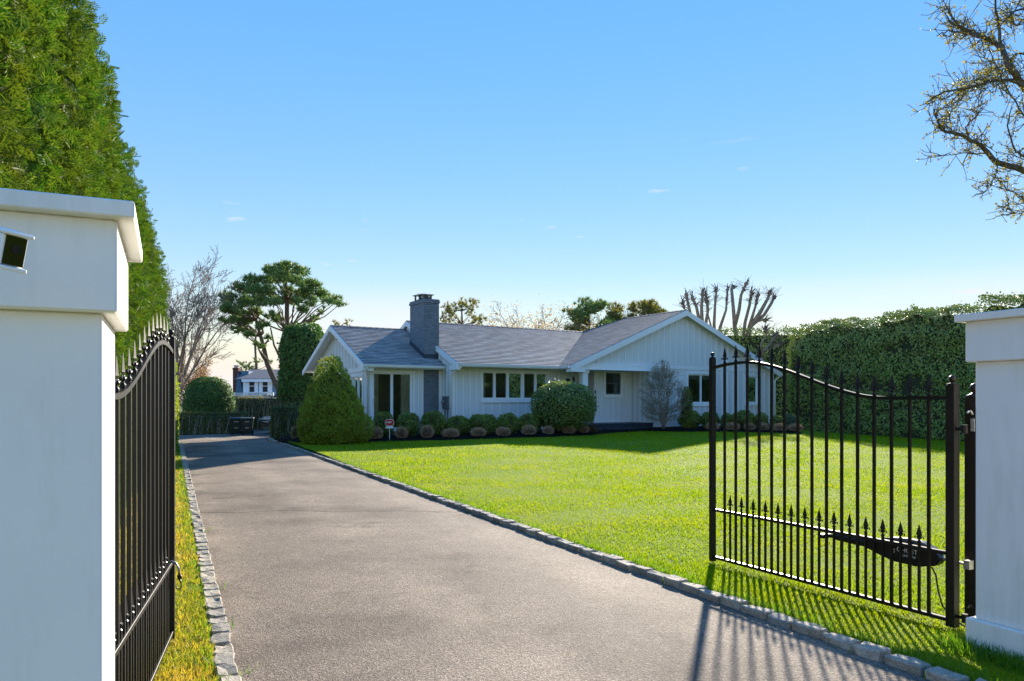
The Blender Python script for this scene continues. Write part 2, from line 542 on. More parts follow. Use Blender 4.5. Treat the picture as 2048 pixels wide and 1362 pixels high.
def lawn_ground(name, a, b, c0):
    m, n, l, p = new_mat(name)
    nz = noise(n, l, 0.5, 5, 0.6)
    nf = noise(n, l, 34, 4, 0.75)
    r = ramp(n, l, nz.outputs['Fac'], [(0.35, a), (0.65, b)])
    r2 = ramp(n, l, nf.outputs['Fac'], [(0.3, (0.55, 0.6, 0.5)), (0.7, (1.3, 1.25, 1.2))])
    c = mixc(n, l, 0.85, r.outputs['Color'], r2.outputs['Color'], 'MULTIPLY')
    n3 = noise(n, l, 2.2, 6, 0.7)
    r3 = ramp(n, l, n3.outputs['Fac'], [(0.55, (0, 0, 0)), (0.75, (1, 1, 1))])
    c = mixc(n, l, r3.outputs['Color'], c, c0)
    l.new(c, p.inputs['Base Color'])
    p.inputs['Roughness'].default_value = 0.9
    p.inputs['Specular IOR Level'].default_value = 0.15
    bump(n, l, p, nf.outputs['Fac'], 0.9, 0.05)
    return m
M['lawn'] = lawn_ground('lawn_turf', (0.15, 0.24, 0.004), (0.21, 0.28, 0.005), (0.27, 0.29, 0.012))
M['far_ground'] = lawn_ground('rough_grass', (0.06, 0.09, 0.02), (0.08, 0.10, 0.025), (0.10, 0.09, 0.04))
M['verge'] = lawn_ground('verge_turf', (0.33, 0.29, 0.04), (0.25, 0.30, 0.025), (0.42, 0.29, 0.08))

M['blade'] = foliage('grass_blade', (0.125, 0.21, 0.003), (0.21, 0.30, 0.004), (0.30, 0.365, 0.006), 0.45, 0.6, 0.08, (0.30, 0.335, 0.006), 0.9)
M['verge_blade'] = foliage('verge_blade', (0.20, 0.27, 0.012), (0.36, 0.33, 0.03), (0.52, 0.42, 0.08), 0.4, 0.6, 0.25, (0.55, 0.38, 0.07), 1.7)
M['edge_blade'] = foliage('edge_grass_blade', (0.06, 0.16, 0.012), (0.10, 0.22, 0.015), (0.16, 0.27, 0.025), 0.45, 0.5, 0.3)
M['thuja'] = foliage('arborvitae_spray', (0.035, 0.11, 0.016), (0.09, 0.20, 0.024), (0.21, 0.28, 0.045), 0.22, 0.6, 0.10, (0.13, 0.17, 0.022), 1.4)
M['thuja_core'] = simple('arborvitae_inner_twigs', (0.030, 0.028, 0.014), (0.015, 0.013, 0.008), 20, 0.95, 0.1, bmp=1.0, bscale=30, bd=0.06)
M['hedge_leaf'] = foliage('hedge_leaf', (0.20, 0.27, 0.055), (0.31, 0.39, 0.08), (0.44, 0.50, 0.12), 0.06, 0.45, 0.5, (0.30, 0.32, 0.085), 0.6)
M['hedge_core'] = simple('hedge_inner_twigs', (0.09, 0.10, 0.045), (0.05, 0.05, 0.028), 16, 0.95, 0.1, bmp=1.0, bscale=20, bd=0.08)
M['privet'] = foliage('privet_leaf', (0.13, 0.20, 0.02), (0.22, 0.28, 0.03), (0.30, 0.33, 0.06), 0.4, 0.5, 0.3)
M['privet_low'] = foliage('low_hedge_leaf', (0.08, 0.11, 0.028), (0.12, 0.15, 0.035), (0.19, 0.205, 0.05), 0.3, 0.55, 0.3, (0.11, 0.085, 0.05), 2.4)
M['privet_brown'] = foliage('thin_hedge_leaf', (0.14, 0.145, 0.06), (0.19, 0.175, 0.085), (0.27, 0.225, 0.13), 0.3, 0.6, 0.2, (0.09, 0.11, 0.03), 1.0)
M['box'] = foliage('boxwood_leaf', (0.12, 0.19, 0.035), (0.21, 0.28, 0.05), (0.36, 0.39, 0.08), 0.3, 0.42, 0.45, (0.12, 0.105, 0.022), 2.2)
M['box_blue'] = foliage('blue_boxwood_leaf', (0.09, 0.14, 0.07), (0.13, 0.19, 0.10), (0.18, 0.24, 0.13), 0.25, 0.5, 0.4)
M['cone'] = foliage('dwarf_spruce_needle', (0.19, 0.25, 0.03), (0.31, 0.37, 0.045), (0.47, 0.49, 0.065), 0.25, 0.55, 0.3, (0.26, 0.27, 0.035), 1.6)
M['dome'] = foliage('yew_needle', (0.045, 0.12, 0.02), (0.08, 0.175, 0.03), (0.125, 0.23, 0.04), 0.2, 0.5, 0.35)
M['holly'] = foliage('holly_leaf', (0.11, 0.17, 0.04), (0.19, 0.25, 0.06), (0.34, 0.37, 0.12), 0.25, 0.3, 0.55)
M['mound'] = foliage('dry_shrub_twig', (0.42, 0.22, 0.125), (0.58, 0.34, 0.21), (0.72, 0.48, 0.32), 0.1, 0.8, 0.15)
M['mound_dark'] = foliage('brown_shrub_twig', (0.09, 0.055, 0.035), (0.13, 0.085, 0.05), (0.19, 0.12, 0.075), 0.2, 0.8, 0.15)
M['pine'] = foliage('pine_needle', (0.10, 0.18, 0.06), (0.16, 0.25, 0.08), (0.24, 0.33, 0.105), 0.2, 0.5, 0.35)
M['cedar'] = foliage('cedar_needle', (0.05, 0.115, 0.026), (0.085, 0.17, 0.038), (0.14, 0.23, 0.055), 0.2, 0.5, 0.35)
M['olive_leaf'] = foliage('olive_leaf', (0.11, 0.12, 0.035), (0.18, 0.175, 0.05), (0.25, 0.225, 0.075), 0.35, 0.6, 0.25)
M['blossom'] = foliage('spring_bud', (0.26, 0.15, 0.07), (0.34, 0.21, 0.11), (0.42, 0.30, 0.18), 0.4, 0.7, 0.2)
M['pink_bud'] = foliage('pink_blossom', (0.26, 0.15, 0.125), (0.34, 0.21, 0.175), (0.42, 0.29, 0.25), 0.35, 0.7, 0.2)
M['yellow_bud'] = foliage('yellow_green_bud', (0.12, 0.10, 0.02), (0.24, 0.20, 0.02), (0.38, 0.31, 0.04), 0.4, 0.5, 0.3)

# ------------------------------------------------------------------ scattering of leaf-sized faces
def unit(a):
    return a / np.maximum(np.linalg.norm(a, axis=-1, keepdims=True), 1e-9)

RHOMB = (np.array([(0, 0, 0), (0.36, 0.45, 0.07), (0, 1, 0), (-0.36, 0.45, 0.07)]), np.array([(0, 1, 2, 3)]))
NEEDLE = (np.array([(0.09, 0, 0), (0, 1, 0), (-0.09, 0, 0)]), np.array([(0, 1, 2)]))

def spray_template():
    """flat fan of scale-leaf twigs, connected so that one spray has one colour"""
    V, Fc = [], []
    def leaflet(b, ang, L, w):
        i = len(V)
        d = np.array([math.sin(ang), math.cos(ang), 0]); s = np.array([math.cos(ang), -math.sin(ang), 0])
        z = np.array([0, 0, 1])
        b = np.array(b)
        V.extend([b, b + d * L * 0.5 + s * w + z * 0.03, b + d * L - z * 0.05 * L, b + d * L * 0.5 - s * w])
        Fc.append((i, i + 1, i + 2, i + 3))
    leaflet((0, 0.0, 0), 0.0, 1.0, 0.04)
    for k, (y, L) in enumerate(((0.10, 0.52), (0.28, 0.55), (0.46, 0.46), (0.64, 0.34))):
        for sgn in (-1, 1):
            leaflet((0, y + (0.05 if sgn > 0 else 0), 0.01 * k), sgn * (0.80 - 0.08 * k), L, 0.050)
            if k < 3:
                bx = math.sin(sgn * 0.8) * L * 0.45
                by = y + math.cos(0.8) * L * 0.45
                leaflet((bx, by, 0.0), sgn * 0.25, L * 0.5, 0.044)
    return np.array(V), np.array(Fc)
SPRAY = spray_template()

def scatter(name, tmpl, pos, d, nrm, scale, mat, parent=None, wid=1.0):
    """one mesh of len(pos) copies of a small leaf template: y axis along d, z axis near nrm"""
    TV, TF = tmpl
    d = unit(d)
    s = unit(np.cross(d, nrm))
    z = np.cross(s, d)
    sc = np.asarray(scale).reshape(-1, 1, 1) if np.ndim(scale) else scale
    V = (TV[None, :, 0:1] * s[:, None, :] * wid + TV[None, :, 1:2] * d[:, None, :] + TV[None, :, 2:3] * z[:, None, :]) * sc + pos[:, None, :]
    n = len(pos)
    Fc = (TF[None] + (np.arange(n) * len(TV))[:, None, None]).reshape(-1, TF.shape[1])
    me = np_mesh(name, V.reshape(-1, 3), Fc)
    return link_mesh(name, me, mat, parent)

def lump(p, s=1.0, seed=0.0):
    """smooth bumps, about -1..1"""
    x, y, z = p[:, 0] * s + seed, p[:, 1] * s + seed * 1.7, p[:, 2] * s - seed
    return (np.sin(x * 2.1 + 1.3 * np.sin(y * 1.7)) + np.sin(y * 2.7 + 1.1 * np.sin(z * 2.2)) + np.sin(z * 2.4 + 1.2 * np.sin(x * 1.9))
            + 0.6 * np.sin(x * 5.3 + z * 4.1) + 0.6 * np.sin(y * 5.9 - z * 4.7)) / 3.0

def rand_dirs(n):
    return unit(rng.normal(size=(n, 3)))

def core_ball(name, c, r, mat, parent, power=2.0, seed=0.0, sub=3):
    bm = bmesh.new()
    bmesh.ops.create_icosphere(bm, subdivisions=sub, radius=1)
    for v in bm.verts:
        k = (abs(v.co.x) ** power + abs(v.co.y) ** power + abs(v.co.z) ** power) ** (-1 / power)
        co = v.co * k
        j = 1 + 0.05 * math.sin(co.x * 5 + seed) + 0.05 * math.sin(co.y * 6 + co.z * 4 + seed)
        v.co = Vector((co.x * r[0] * j, co.y * r[1] * j, co.z * r[2] * j)) + Vector(c)
    me = bpy.data.meshes.new(name)
    bm.to_mesh(me)
    bm.free()
    return link_mesh(name, me, mat, parent)

def shrub(name, base, rx, rz, n, leaf, mat, label, cat='shrub', group=None, power=2.3, lumps=0.06, ry=None, core=None, cz=None, tmpl=RHOMB, stem=True, out=0.7):
    """clipped ball of leaves on a short stem. base: ground point, rz: half height"""
    ry = ry or rx
    root = empty(name, base, random.uniform(0, 3))
    seed = random.random() * 20
    lumps = lumps * random.uniform(.8, 1.6)
    u = rand_dirs(n)
    k = (np.abs(u) ** power).sum(1) ** (-1 / power)
    u = u * k[:, None]
    rad = 1 + lumps * lump(u, 2.2, seed) - np.abs(rng.normal(size=n)) * 0.055
    stray = rng.random(n) < 0.06
    rad = np.where(stray, rad + rng.random(n) * 0.10, rad)
    cz = rz * 0.97 if cz is None else cz
    p = u * rad[:, None] * np.array([rx, ry, rz]) + np.array([0, 0, cz])
    nr = unit(u / np.array([rx, ry, rz]))
    keep = p[:, 2] > 0.02
    p, nr = p[keep], nr[keep]
    m = len(p)
    d = unit(nr * out * .35 + rand_dirs(m) * 0.75 + np.array([0, 0, 0.25]))
    nn = unit(nr * 1.4 + rand_dirs(m) * 0.7)
    scatter('foliage', tmpl, p, d, nn, leaf * (0.7 + 0.6 * rng.random(m)), mat, root)
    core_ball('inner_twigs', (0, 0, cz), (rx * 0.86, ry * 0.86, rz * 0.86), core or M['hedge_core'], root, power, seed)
    if stem:
        mb = MB()
        for k in range(5):
            a = k * 1.26
            mb.tube([(0.04 * math.cos(a), 0.04 * math.sin(a), -0.06), (0.12 * rx * math.cos(a), 0.12 * rx * math.sin(a), rz * 0.35), (0.4 * rx * math.cos(a), 0.4 * rx * math.sin(a), rz * 0.8)], [0.022, 0.018, 0.01], 5)
        mb.build('stem', M['twig'], root)
    return tag(root, label, cat, group)

def copy_tree(o, parent=None):
    c = o.copy()
    COL.objects.link(c)
    c.parent = parent
    for ch in o.children:
        copy_tree(ch, c)
    return c

def hedge(name, path, width, height, dens, leaf, mat, core, label, tmpl=RHOMB, rough=0.12, top_round=0.25, cat='hedge', hang=0.0, faces=('front', 'top', 'ends'), side=1, dens_fn=None, parts_twigs=None, end0=True, end1=True, layer=0.0):
    """path: ground polyline (x, y); side +1: the leafy face looks to the right of the path direction. Path runs along the visible face."""
    root = empty(name, (path[0][0], path[0][1], 0))
    o = np.array([path[0][0], path[0][1], 0.0])
    P = np.array([(x, y, 0.0) for x, y in path])
    seg = P[1:] - P[:-1]
    ln = np.linalg.norm(seg, axis=1)
    tot = ln.sum()
    cum = np.concatenate([[0], np.cumsum(ln)])
    def along(t):
        i = np.clip(np.searchsorted(cum, t, side='right') - 1, 0, len(seg) - 1)
        f = (t - cum[i]) / ln[i]
        dd = seg[i] / ln[i][:, None]
        return P[i] + seg[i] * f[:, None], dd
    pos, nor = [], []
    hgt = height if callable(height) else (lambda t: np.full_like(t, height))
    def emit(n, kind):
        t = rng.random(n) * tot
        if dens_fn is not None:
            t = t[rng.random(n) < dens_fn(t / tot)]
            n = len(t)
        b, dd = along(t)
        nn = np.stack([dd[:, 1], -dd[:, 0], np.zeros(n)], 1) * side
        h = hgt(t)
        if kind == 'front':
            v = rng.random(n)
            z = v * h
            tw = np.clip((v - (1 - top_round)) / top_round, 0, 1)
            p = b + np.stack([np.zeros(n), np.zeros(n), z], 1) - nn * (tw ** 2 * 0.35 * min(width, 1.2))[:, None]
            nr = unit(nn + np.array([0, 0, 1.0]) * (tw * 0.9)[:, None])
        elif kind == 'back':
            z = rng.random(n) * h
            p = b - nn * width + np.stack([np.zeros(n), np.zeros(n), z], 1)
            nr = -nn
        else:
            w = rng.random(n)
            p = b - nn * (w * width)[:, None] + np.stack([np.zeros(n), np.zeros(n), h], 1)
            nr = np.tile(np.array([0, 0, 1.0]), (n, 1)) + nn * 0.1
        pos.append(p); nor.append(nr)
    mean_h = float(np.mean(hgt(np.linspace(0, tot, 50))))
    if 'front' in faces: emit(int(tot * mean_h * dens), 'front')
    if 'back' in faces: emit(int(tot * mean_h * dens), 'back')
    if 'top' in faces: emit(int(tot * width * dens), 'top')
    if 'ends' in faces:
        for e, on in ((0, end0), (1, end1)):
            if not on: continue
            n = int(width * mean_h * dens)
            b, dd = along(np.full(n, 0.0 if e == 0 else tot - 1e-4))
            nn = np.stack([dd[:, 1], -dd[:, 0], np.zeros(n)], 1) * side
            h = hgt(np.full(n, 0.0 if e == 0 else tot))
            p = b - nn * (rng.random(n) * width)[:, None] + np.stack([np.zeros(n), np.zeros(n), rng.random(n) * h], 1)
            pos.append(p); nor.append(dd * (-1 if e == 0 else 1))
    p = np.concatenate(pos); nr = unit(np.concatenate(nor))
    sd_ = random.random() * 9
    n = len(p)
    bumps = lump(p, 1.1, sd_) * 0.7 + lump(p, 3.2, sd_ + 3) * 0.5
    p = p + nr * (bumps * rough - np.abs(rng.normal(size=n)) * rough * 0.5)[:, None]
    if layer:
        p = p + nr * (layer * np.sin(p[:, 2] * 5.0 + 2.2 * lump(p, .8, 4.0)))[:, None]
    stray = (rng.random(n) < 0.04)
    p = p + nr * (stray * rng.random(n) * rough * 0.8)[:, None]
    p[:, 2] = np.maximum(p[:, 2], 0.02)
    d = unit(nr * (0.3 if tmpl is SPRAY else 0.1) + rand_dirs(n) * 0.7 + np.array([0, 0, 0.35 - hang]))
    nn = unit(nr * (0.7 if tmpl is SPRAY else 1.5) + rand_dirs(n) * 0.7)
    scatter('foliage', tmpl, p - o, d, nn, leaf * (0.65 + 0.7 * rng.random(n)), mat, root)
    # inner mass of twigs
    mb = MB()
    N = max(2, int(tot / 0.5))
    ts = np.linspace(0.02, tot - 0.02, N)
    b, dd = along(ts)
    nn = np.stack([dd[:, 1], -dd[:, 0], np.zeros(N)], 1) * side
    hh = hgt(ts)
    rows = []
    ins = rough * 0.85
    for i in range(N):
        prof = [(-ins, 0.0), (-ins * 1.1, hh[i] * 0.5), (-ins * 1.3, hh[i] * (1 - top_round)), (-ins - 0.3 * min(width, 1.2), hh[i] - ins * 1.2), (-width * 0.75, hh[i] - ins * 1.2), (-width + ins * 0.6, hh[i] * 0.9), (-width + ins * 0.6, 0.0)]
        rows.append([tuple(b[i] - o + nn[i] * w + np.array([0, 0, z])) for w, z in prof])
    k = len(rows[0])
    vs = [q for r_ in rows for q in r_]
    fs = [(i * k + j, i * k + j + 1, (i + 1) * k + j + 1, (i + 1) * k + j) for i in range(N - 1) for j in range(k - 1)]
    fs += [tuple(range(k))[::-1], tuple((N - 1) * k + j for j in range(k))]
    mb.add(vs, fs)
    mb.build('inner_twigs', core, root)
    if parts_twigs:
        tb = MB()
        for _ in range(parts_twigs):
            t = np.array([random.random() * tot])
            b1, d1 = along(t)
            n1 = np.array([d1[0, 1], -d1[0, 0], 0]) * side
            q = Vector(b1[0] - o - n1 * (0.02 + random.random() * 0.05))
            hh1 = float(hgt(t)[0])
            top = q + Vector((random.uniform(-.25, .25), random.uniform(-.1, .1), hh1 * random.uniform(.6, .95)))
            tb.tube([q, q.lerp(top, .5) + Vector((random.uniform(-.06, .06), random.uniform(-.04, .04), 0)), top], [0.016, 0.011, 0.005], 4)
        tb.build('stems', M['grey_twig'], root)
    return tag(root, label, cat)

# ------------------------------------------------------------------ branching trees
def nrm3(v):
    return v.normalized() if v.length > 1e-9 else Vector((0, 0, 1))

def grow(mb, p, d, L, r, lvl, P, tips, mids=None):
    n = P.get('seg', 4)
    pts, rad = [p.copy()], [r]
    wd, up = P['wander'][lvl], P['up'][lvl]
    tp = P.get('taper', 0.45)
    for i in range(n):
        d = nrm3(d + Vector((random.gauss(0, 1), random.gauss(0, 1), random.gauss(0, 1))) * wd + Vector((0, 0, up)))
        p = p + d * (L / n)
        pts.append(p.copy())
        rad.append(max(r * (1 - (i + 1) / n * (1 - tp)), P.get('rmin', 0.006)))
    mb.tube(pts, rad, max(3, 7 - lvl), cap=False)
    if mids is not None and lvl >= P['levels'] - 1:
        mids.extend(pts[1:])
    if lvl >= P['levels']:
        tips.append((p, d))
        return
    kids = P['kids'][lvl]
    lo = P.get('lo', 0.3)
    for k in range(kids):
        f = lo + (1 - lo) * (k + random.random()) / kids
        i = min(int(f * n), n - 1)
        q = pts[i].lerp(pts[i + 1], f * n - i)
        ax = nrm3(d.cross(Vector((random.gauss(0, 1), random.gauss(0, 1), random.gauss(0, 1)))))
        a = P['angle'][lvl] * random.uniform(0.65, 1.3)
        cd_ = Matrix.Rotation(a, 3, ax) @ d
        rr = rad[i] * P.get('rk', 0.6)
        grow(mb, q, nrm3(cd_), L * P['ratio'][lvl] * random.uniform(0.7, 1.2) * (1.15 - 0.45 * f), rr, lvl + 1, P, tips, mids)
    if P.get('lead', True):
        grow(mb, pts[-1], d, L * P['ratio'][lvl] * 0.9, rad[-1], lvl + 1, P, tips, mids)

def leaf_clump(pts, per, spread, flat=1.0):
    pts = np.array([tuple(p) for p in pts])
    p = np.repeat(pts, per, axis=0)
    off = rng.normal(size=p.shape) * spread
    off[:, 2] *= flat
    return p + off

def bare_tree(name, base, height, spread, label, P=None, bark='bark', leaf=None, lsize=0.1, per=0, lspread=0.15, trunk_h=0.25, r0=0.18, stems=5, lean=0.5, cat='tree', group=None, mids_leaf=False, part='branches'):
    root = empty(name, base)
    mb, tips, mids = MB(), [], []
    th = height * trunk_h
    P = P or dict(levels=4, kids=[4, 4, 4, 3], ratio=[0.62, 0.6, 0.6, 0.55], angle=[0.6, 0.6, 0.6, 0.7], wander=[0.07, 0.1, 0.13, 0.16, 0.18], up=[0.03, 0.05, 0.05, 0.04, 0.03], rmin=0.009)
    tr = MB()
    tr.tube([(0, 0, -0.1), (0.03, 0, th * 0.5), (0, 0.02, th)], [r0 * 1.25, r0, r0 * 0.9], 8, cap=False)
    for k in range(stems):
        a = 2 * math.pi * (k + random.random() * 0.5) / stems
        d = Vector((math.cos(a) * lean * spread, math.sin(a) * lean * spread, 1)).normalized()
        grow(mb, Vector((0, 0, th * random.uniform(0.75, 1.0))), d, (height - th) * 0.56, r0 * 0.6, 0, P, tips, mids)
    tr.build('trunk', M[bark], root, smooth=True)
    b = mb.build(part, M[bark], root, smooth=True)
    if leaf:
        src = mids if mids_leaf else [t[0] for t in tips]
        p = leaf_clump(src, per, lspread)
        n = len(p)
        scatter('crown', RHOMB, p, rand_dirs(n) + np.array([0, 0, .3]), rand_dirs(n), lsize * (0.6 + 0.8 * rng.random(n)), M[leaf], root)
    return tag(root, label, cat, group)

def clump_tree(name, base, trunk_pts, limbs, clumps, label, bark='pine_bark', leaf='pine', needle=0.16, per=160, flat=0.55, r0=0.2, tmpl=NEEDLE, cat='tree', wid=1.0, ups=0.9):
    """tree whose crown is many separate foliage pads. limbs: polylines; clumps: (centre, radius). All relative to base."""
    root = empty(name, base)
    tr = MB()
    for pts, r in trunk_pts:
        n = len(pts)
        tr.tube(pts, [r * (1 - 0.6 * i / (n - 1)) for i in range(n)], 8, cap=False)
    tr.build('trunk', M[bark], root, smooth=True)
    lb = MB()
    for pts, r in limbs:
        n = len(pts)
        lb.tube(pts, [max(0.015, r * (1 - 0.75 * i / (n - 1))) for i in range(n)], 5, cap=False)
    lb.build('limbs', M[bark], root, smooth=True)
    P_, D_ = [], []
    for c, r in clumps:
        n = int(per * (r / 0.5) ** 2)
        # tufts inside the pad
        nt = max(4, n // 14)
        tc = rand_dirs(nt) * (rng.random(nt) ** 0.4)[:, None] * np.array([r, r, r * flat]) + np.array(c)
        q = np.repeat(tc, 14, axis=0)
        d = unit(rand_dirs(len(q)) + np.array([0, 0, ups]) + unit(q - np.array(c) + 1e-6) * 0.5)
        P_.append(q + rng.normal(size=q.shape) * r * 0.05); D_.append(d)
    p, d = np.concatenate(P_), np.concatenate(D_)
    scatter('crown', tmpl, p, d, rand_dirs(len(p)), needle * (0.7 + 0.6 * rng.random(len(p))), M[leaf], root, wid)
    return tag(root, label, cat)

# ================================================================== THE GROUND
def kr(y):   # right edge of the drive (inner kerb face)
    return 2.49 - 0.4761 * (y - 4.21)
def kl(y):   # left edge of the drive
    return -1.60 - 0.4600 * (y - 4.34)
def sstep(a, b, x):
    t = np.clip((x - a) / (b - a), 0, 1)
    return t * t * (3 - 2 * t)
def lawn_h(x, y):
    return 0.10 * sstep(14, 27, y) + 0.10 * sstep(-5, 3, x) * sstep(17, 29, y) - 0.22 * sstep(11.5, 17.5, x) + 0.012 * np.sin(x * 0.9 + 1.0) * np.sin(y * 0.7)

mb = MB()
mb.box(-260, -260, -1.2, 260, 400, -0.16)
tag(mb.build('ground', M['far_ground']), 'rough grassy ground around the plots', 'ground', kind='structure')

DZ = -0.035
rows = [(-9, -3.2, 9.5), (-4, -0.6, 6.6), (0.5, kl(0.5), kr(0.5))]
rows += [(y, kl(y), kr(y)) for y in np.arange(2, 28.1, 1.0)]
rows += [(29.0, -12.95, -9.45), (30.0, -13.5, -9.95), (31.0, -14.2, -10.15), (32.2, -14.9, -9.9), (33.6, -15.6, -9.0), (36.5, -16.0, -8.4), (41, -16.4, -8.0)]
V, Fc, UV = [], [], []
NX = 6
for y, a, b in rows:
    for i in range(NX):
        x = a + (b - a) * i / (NX - 1)
        V.append((x, y, DZ + 0.02 * math.sin(math.pi * i / (NX - 1))))
        UV.append(((x - a) * 0.9, y))
for j in range(len(rows) - 1):
    for i in range(NX - 1):
        Fc.append((j * NX + i, j * NX + i + 1, (j + 1) * NX + i + 1, (j + 1) * NX + i))
me = np_mesh('driveway', np.array(V), np.array(Fc), True)
uvl = me.uv_layers.new(name='UVMap')
uvl.data.foreach_set('uv', np.array(UV)[np.array(Fc).ravel()].astype(np.float32).ravel())
tag(link_mesh('driveway', me, M['asphalt']), 'pale weathered asphalt drive', 'driveway', kind='structure')

mb = MB()
mb.box(-60, -17, -0.15, 60, -8.6, -0.045)
tag(mb.build('road', M['asphalt']), 'asphalt street in front of the gate', 'road', kind='structure')

# lawn sheet (right of the drive) and verge sheet (left)
def sheet(name, ys, xa, xb, nx, hfn, mat, label):
    V, Fc = [], []
    for y in ys:
        a, b = xa(y), xb(y)
        for i in range(nx):
            f = (i / (nx - 1)) ** 1.4
            x = a + (b - a) * f
            V.append((x, y, float(hfn(np.float64(x), np.float64(y)))))
    for j in range(len(ys) - 1):
        for i in range(nx - 1):
            Fc.append((j * nx + i, j * nx + i + 1, (j + 1) * nx + i + 1, (j + 1) * nx + i))
    me = np_mesh(name, np.array(V), np.array(Fc), True)
    return tag(link_mesh(name, me, mat), label, 'lawn', kind='structure')
def lawn_left(y):
    if y <= 29: return kr(y) + 0.13
    return -9.35 + 0.0 * y if y < 31 else -8.9
sheet('lawn', [-7.5, -4, -1, 1] + [float(y) for y in np.arange(2, 46, 0.75)], lawn_left, lambda y: 32.0, 40, lawn_h, M['lawn'], 'bright green mown front lawn')
sheet('verge', [float(y) for y in np.arange(-6, 31, 1.0)], lambda y: -24.0, lambda y: kl(y) - 0.12, 16, lambda x, y: 0.0 * x - 0.005, M['verge'], 'yellowing strip of turf left of the drive')

# granite kerbs: every block a piece of its own
def block_meshes(n, L, W, H):
    out = []
    for k in range(n):
        bm = bmesh.new()
        bmesh.ops.create_cube(bm, size=1)
        bmesh.ops.subdivide_edges(bm, edges=list(bm.edges), cuts=1, use_grid_fill=True)
        for v in bm.verts:
            f = 1.0 if v.co.z < 0 else 0.93
            v.co.x *= L * f; v.co.y *= W * f; v.co.z *= H
            v.co += Vector((random.gauss(0, .006), random.gauss(0, .006), random.gauss(0, .005)))
        bmesh.ops.bevel(bm, geom=[e for e in bm.edges if e.calc_face_angle(0) > 0.6], offset=0.009, segments=1, affect='EDGES')
        me = bpy.data.meshes.new('kerb_stone')
        bm.to_mesh(me); bm.free()
        me.materials.append(M['granite'])
        out.append(me)
    return out
def kerb(path, L, W, H, top, label, nmesh=9, shift=0.0):
    root = empty('kerb', (path[0][0], path[0][1], 0))
    tag(root, label, 'kerb', kind='structure')
    ms = block_meshes(nmesh, L * 0.95, W, H)
    P = [Vector((x, y, 0)) for x, y in path]
    i, pos, d = 0, P[0].copy(), (P[1] - P[0]).normalized()
    left = (P[1] - P[0]).length
    step = L
    while True:
        step = L * random.uniform(0.88, 1.12)
        while left < step:
            i += 1
            if i >= len(P) - 1: break
            pos, left = P[i].copy(), (P[i + 1] - P[i]).length
            d = (P[i + 1] - P[i]).normalized()
        if i >= len(P) - 1: break
        c = pos + d * step / 2
        o = bpy.data.objects.new('kerb_stone', random.choice(ms))
        COL.objects.link(o)
        o.parent = root
        o.location = (c.x - P[0].x + random.uniform(-.008, .008), c.y - P[0].y, top - H / 2 + random.uniform(-.010, .008))
        o.rotation_euler = (random.uniform(-.05, .05), random.uniform(-.03, .03), math.atan2(d.y, d.x) + random.uniform(-.05, .05))
        o.scale = (step / L, random.uniform(.92, 1.08), 1)
        pos += d * step
        left -= step
    return root
kerb([(kr(2.2) + .065, 2.2), (kr(28) + .065, 28), (-9.25, 29.0), (-9.72, 29.8), (-10.0, 30.6), (-10.05, 31.4), (-9.8, 32.2)], 0.25, 0.13, 0.16, 0.022, 'row of granite blocks along the lawn side of the drive')
kerb([(kl(2.4) - .066, 2.4), (kl(29.5) - .066, 29.5)], 0.225, 0.13, 0.16, 0.014, 'row of broad granite blocks along the hedge side of the drive')

# mulched bed in front of the house
BEDPX = [(556, 879), (575, 882.5), (595, 885.5), (660, 888), (745, 884), (850, 880.5), (1000, 878), (1100, 875), (1180, 871), (1222, 866), (1300, 862.5), (1420, 863.5), (1520, 865.5), (1605, 867)]
BED = [on_ground(px, py, float(np.interp(px, [745, 1000, 1200], [0.10, 0.15, 0.20]))) for px, py in BEDPX]
BX = np.array([p.x for p in BED]); BY = np.array([p.y for p in BED])
def bed_y(x):
    return np.interp(x, BX, BY)
xs = np.linspace(BX[0], BX[-1], 120)
prof = [(-0.03, -0.10), (0.0, 0.012), (0.10, 0.05), (0.45, 0.10), (1.2, 0.12), (3.0, 0.12), (6.5, 0.10)]
V, Fc = [], []
for x in xs:
    y0 = float(bed_y(x)) + 0.05 * math.sin(x * 3.1) + 0.03 * math.sin(x * 7.7)
    for dy, dz in prof:
        hz = float(lawn_h(np.float64(x), np.float64(y0)))
        V.append((x, y0 + dy, hz + dz + (random.gauss(0, .012) if dy > 0 else 0)))
k = len(prof)
for j in range(len(xs) - 1):
    for i in range(k - 1):
        Fc.append((j * k + i, (j + 1) * k + i, (j + 1) * k + i + 1, j * k + i + 1))
tag(link_mesh('planting_bed', np_mesh('planting_bed', np.array(V), np.array(Fc), True), M['soil']), 'dark mulched planting bed along the house', 'planting bed', kind='structure')

# grass blades: denser near the gate, thinning with distance
def blades(name, pts, h, w, mat, label, lean=0.55):
    n = len(pts)
    a = rng.random(n) * 2 * np.pi
    s = np.stack([np.cos(a), np.sin(a), np.zeros(n)], 1)
    b = rng.random(n) * 2 * np.pi
    ln = np.stack([np.cos(b), np.sin(b), np.zeros(n)], 1) * (np.abs(rng.normal(size=n)) * lean)[:, None]
    tip = pts + (np.array([0, 0, 1.0]) + ln) * h[:, None]
    V = np.stack([pts - s * w[:, None] * .5, pts + s * w[:, None] * .5, tip], 1).reshape(-1, 3)
    me = np_mesh(name, V, np.arange(3 * n).reshape(-1, 3))
    return tag(link_mesh(name, me, mat), label, 'grass', kind='stuff')
def polar(n, r0, r1, a0, a1):
    r = np.exp(np.log(r0) + rng.random(n) * (np.log(r1) - np.log(r0)))
    a = a0 + rng.random(n) * (a1 - a0)
    return np.stack([r * np.sin(a), r * np.cos(a)], 1), r
q, r = polar(520000, 3.2, 36, R(-36), R(52))
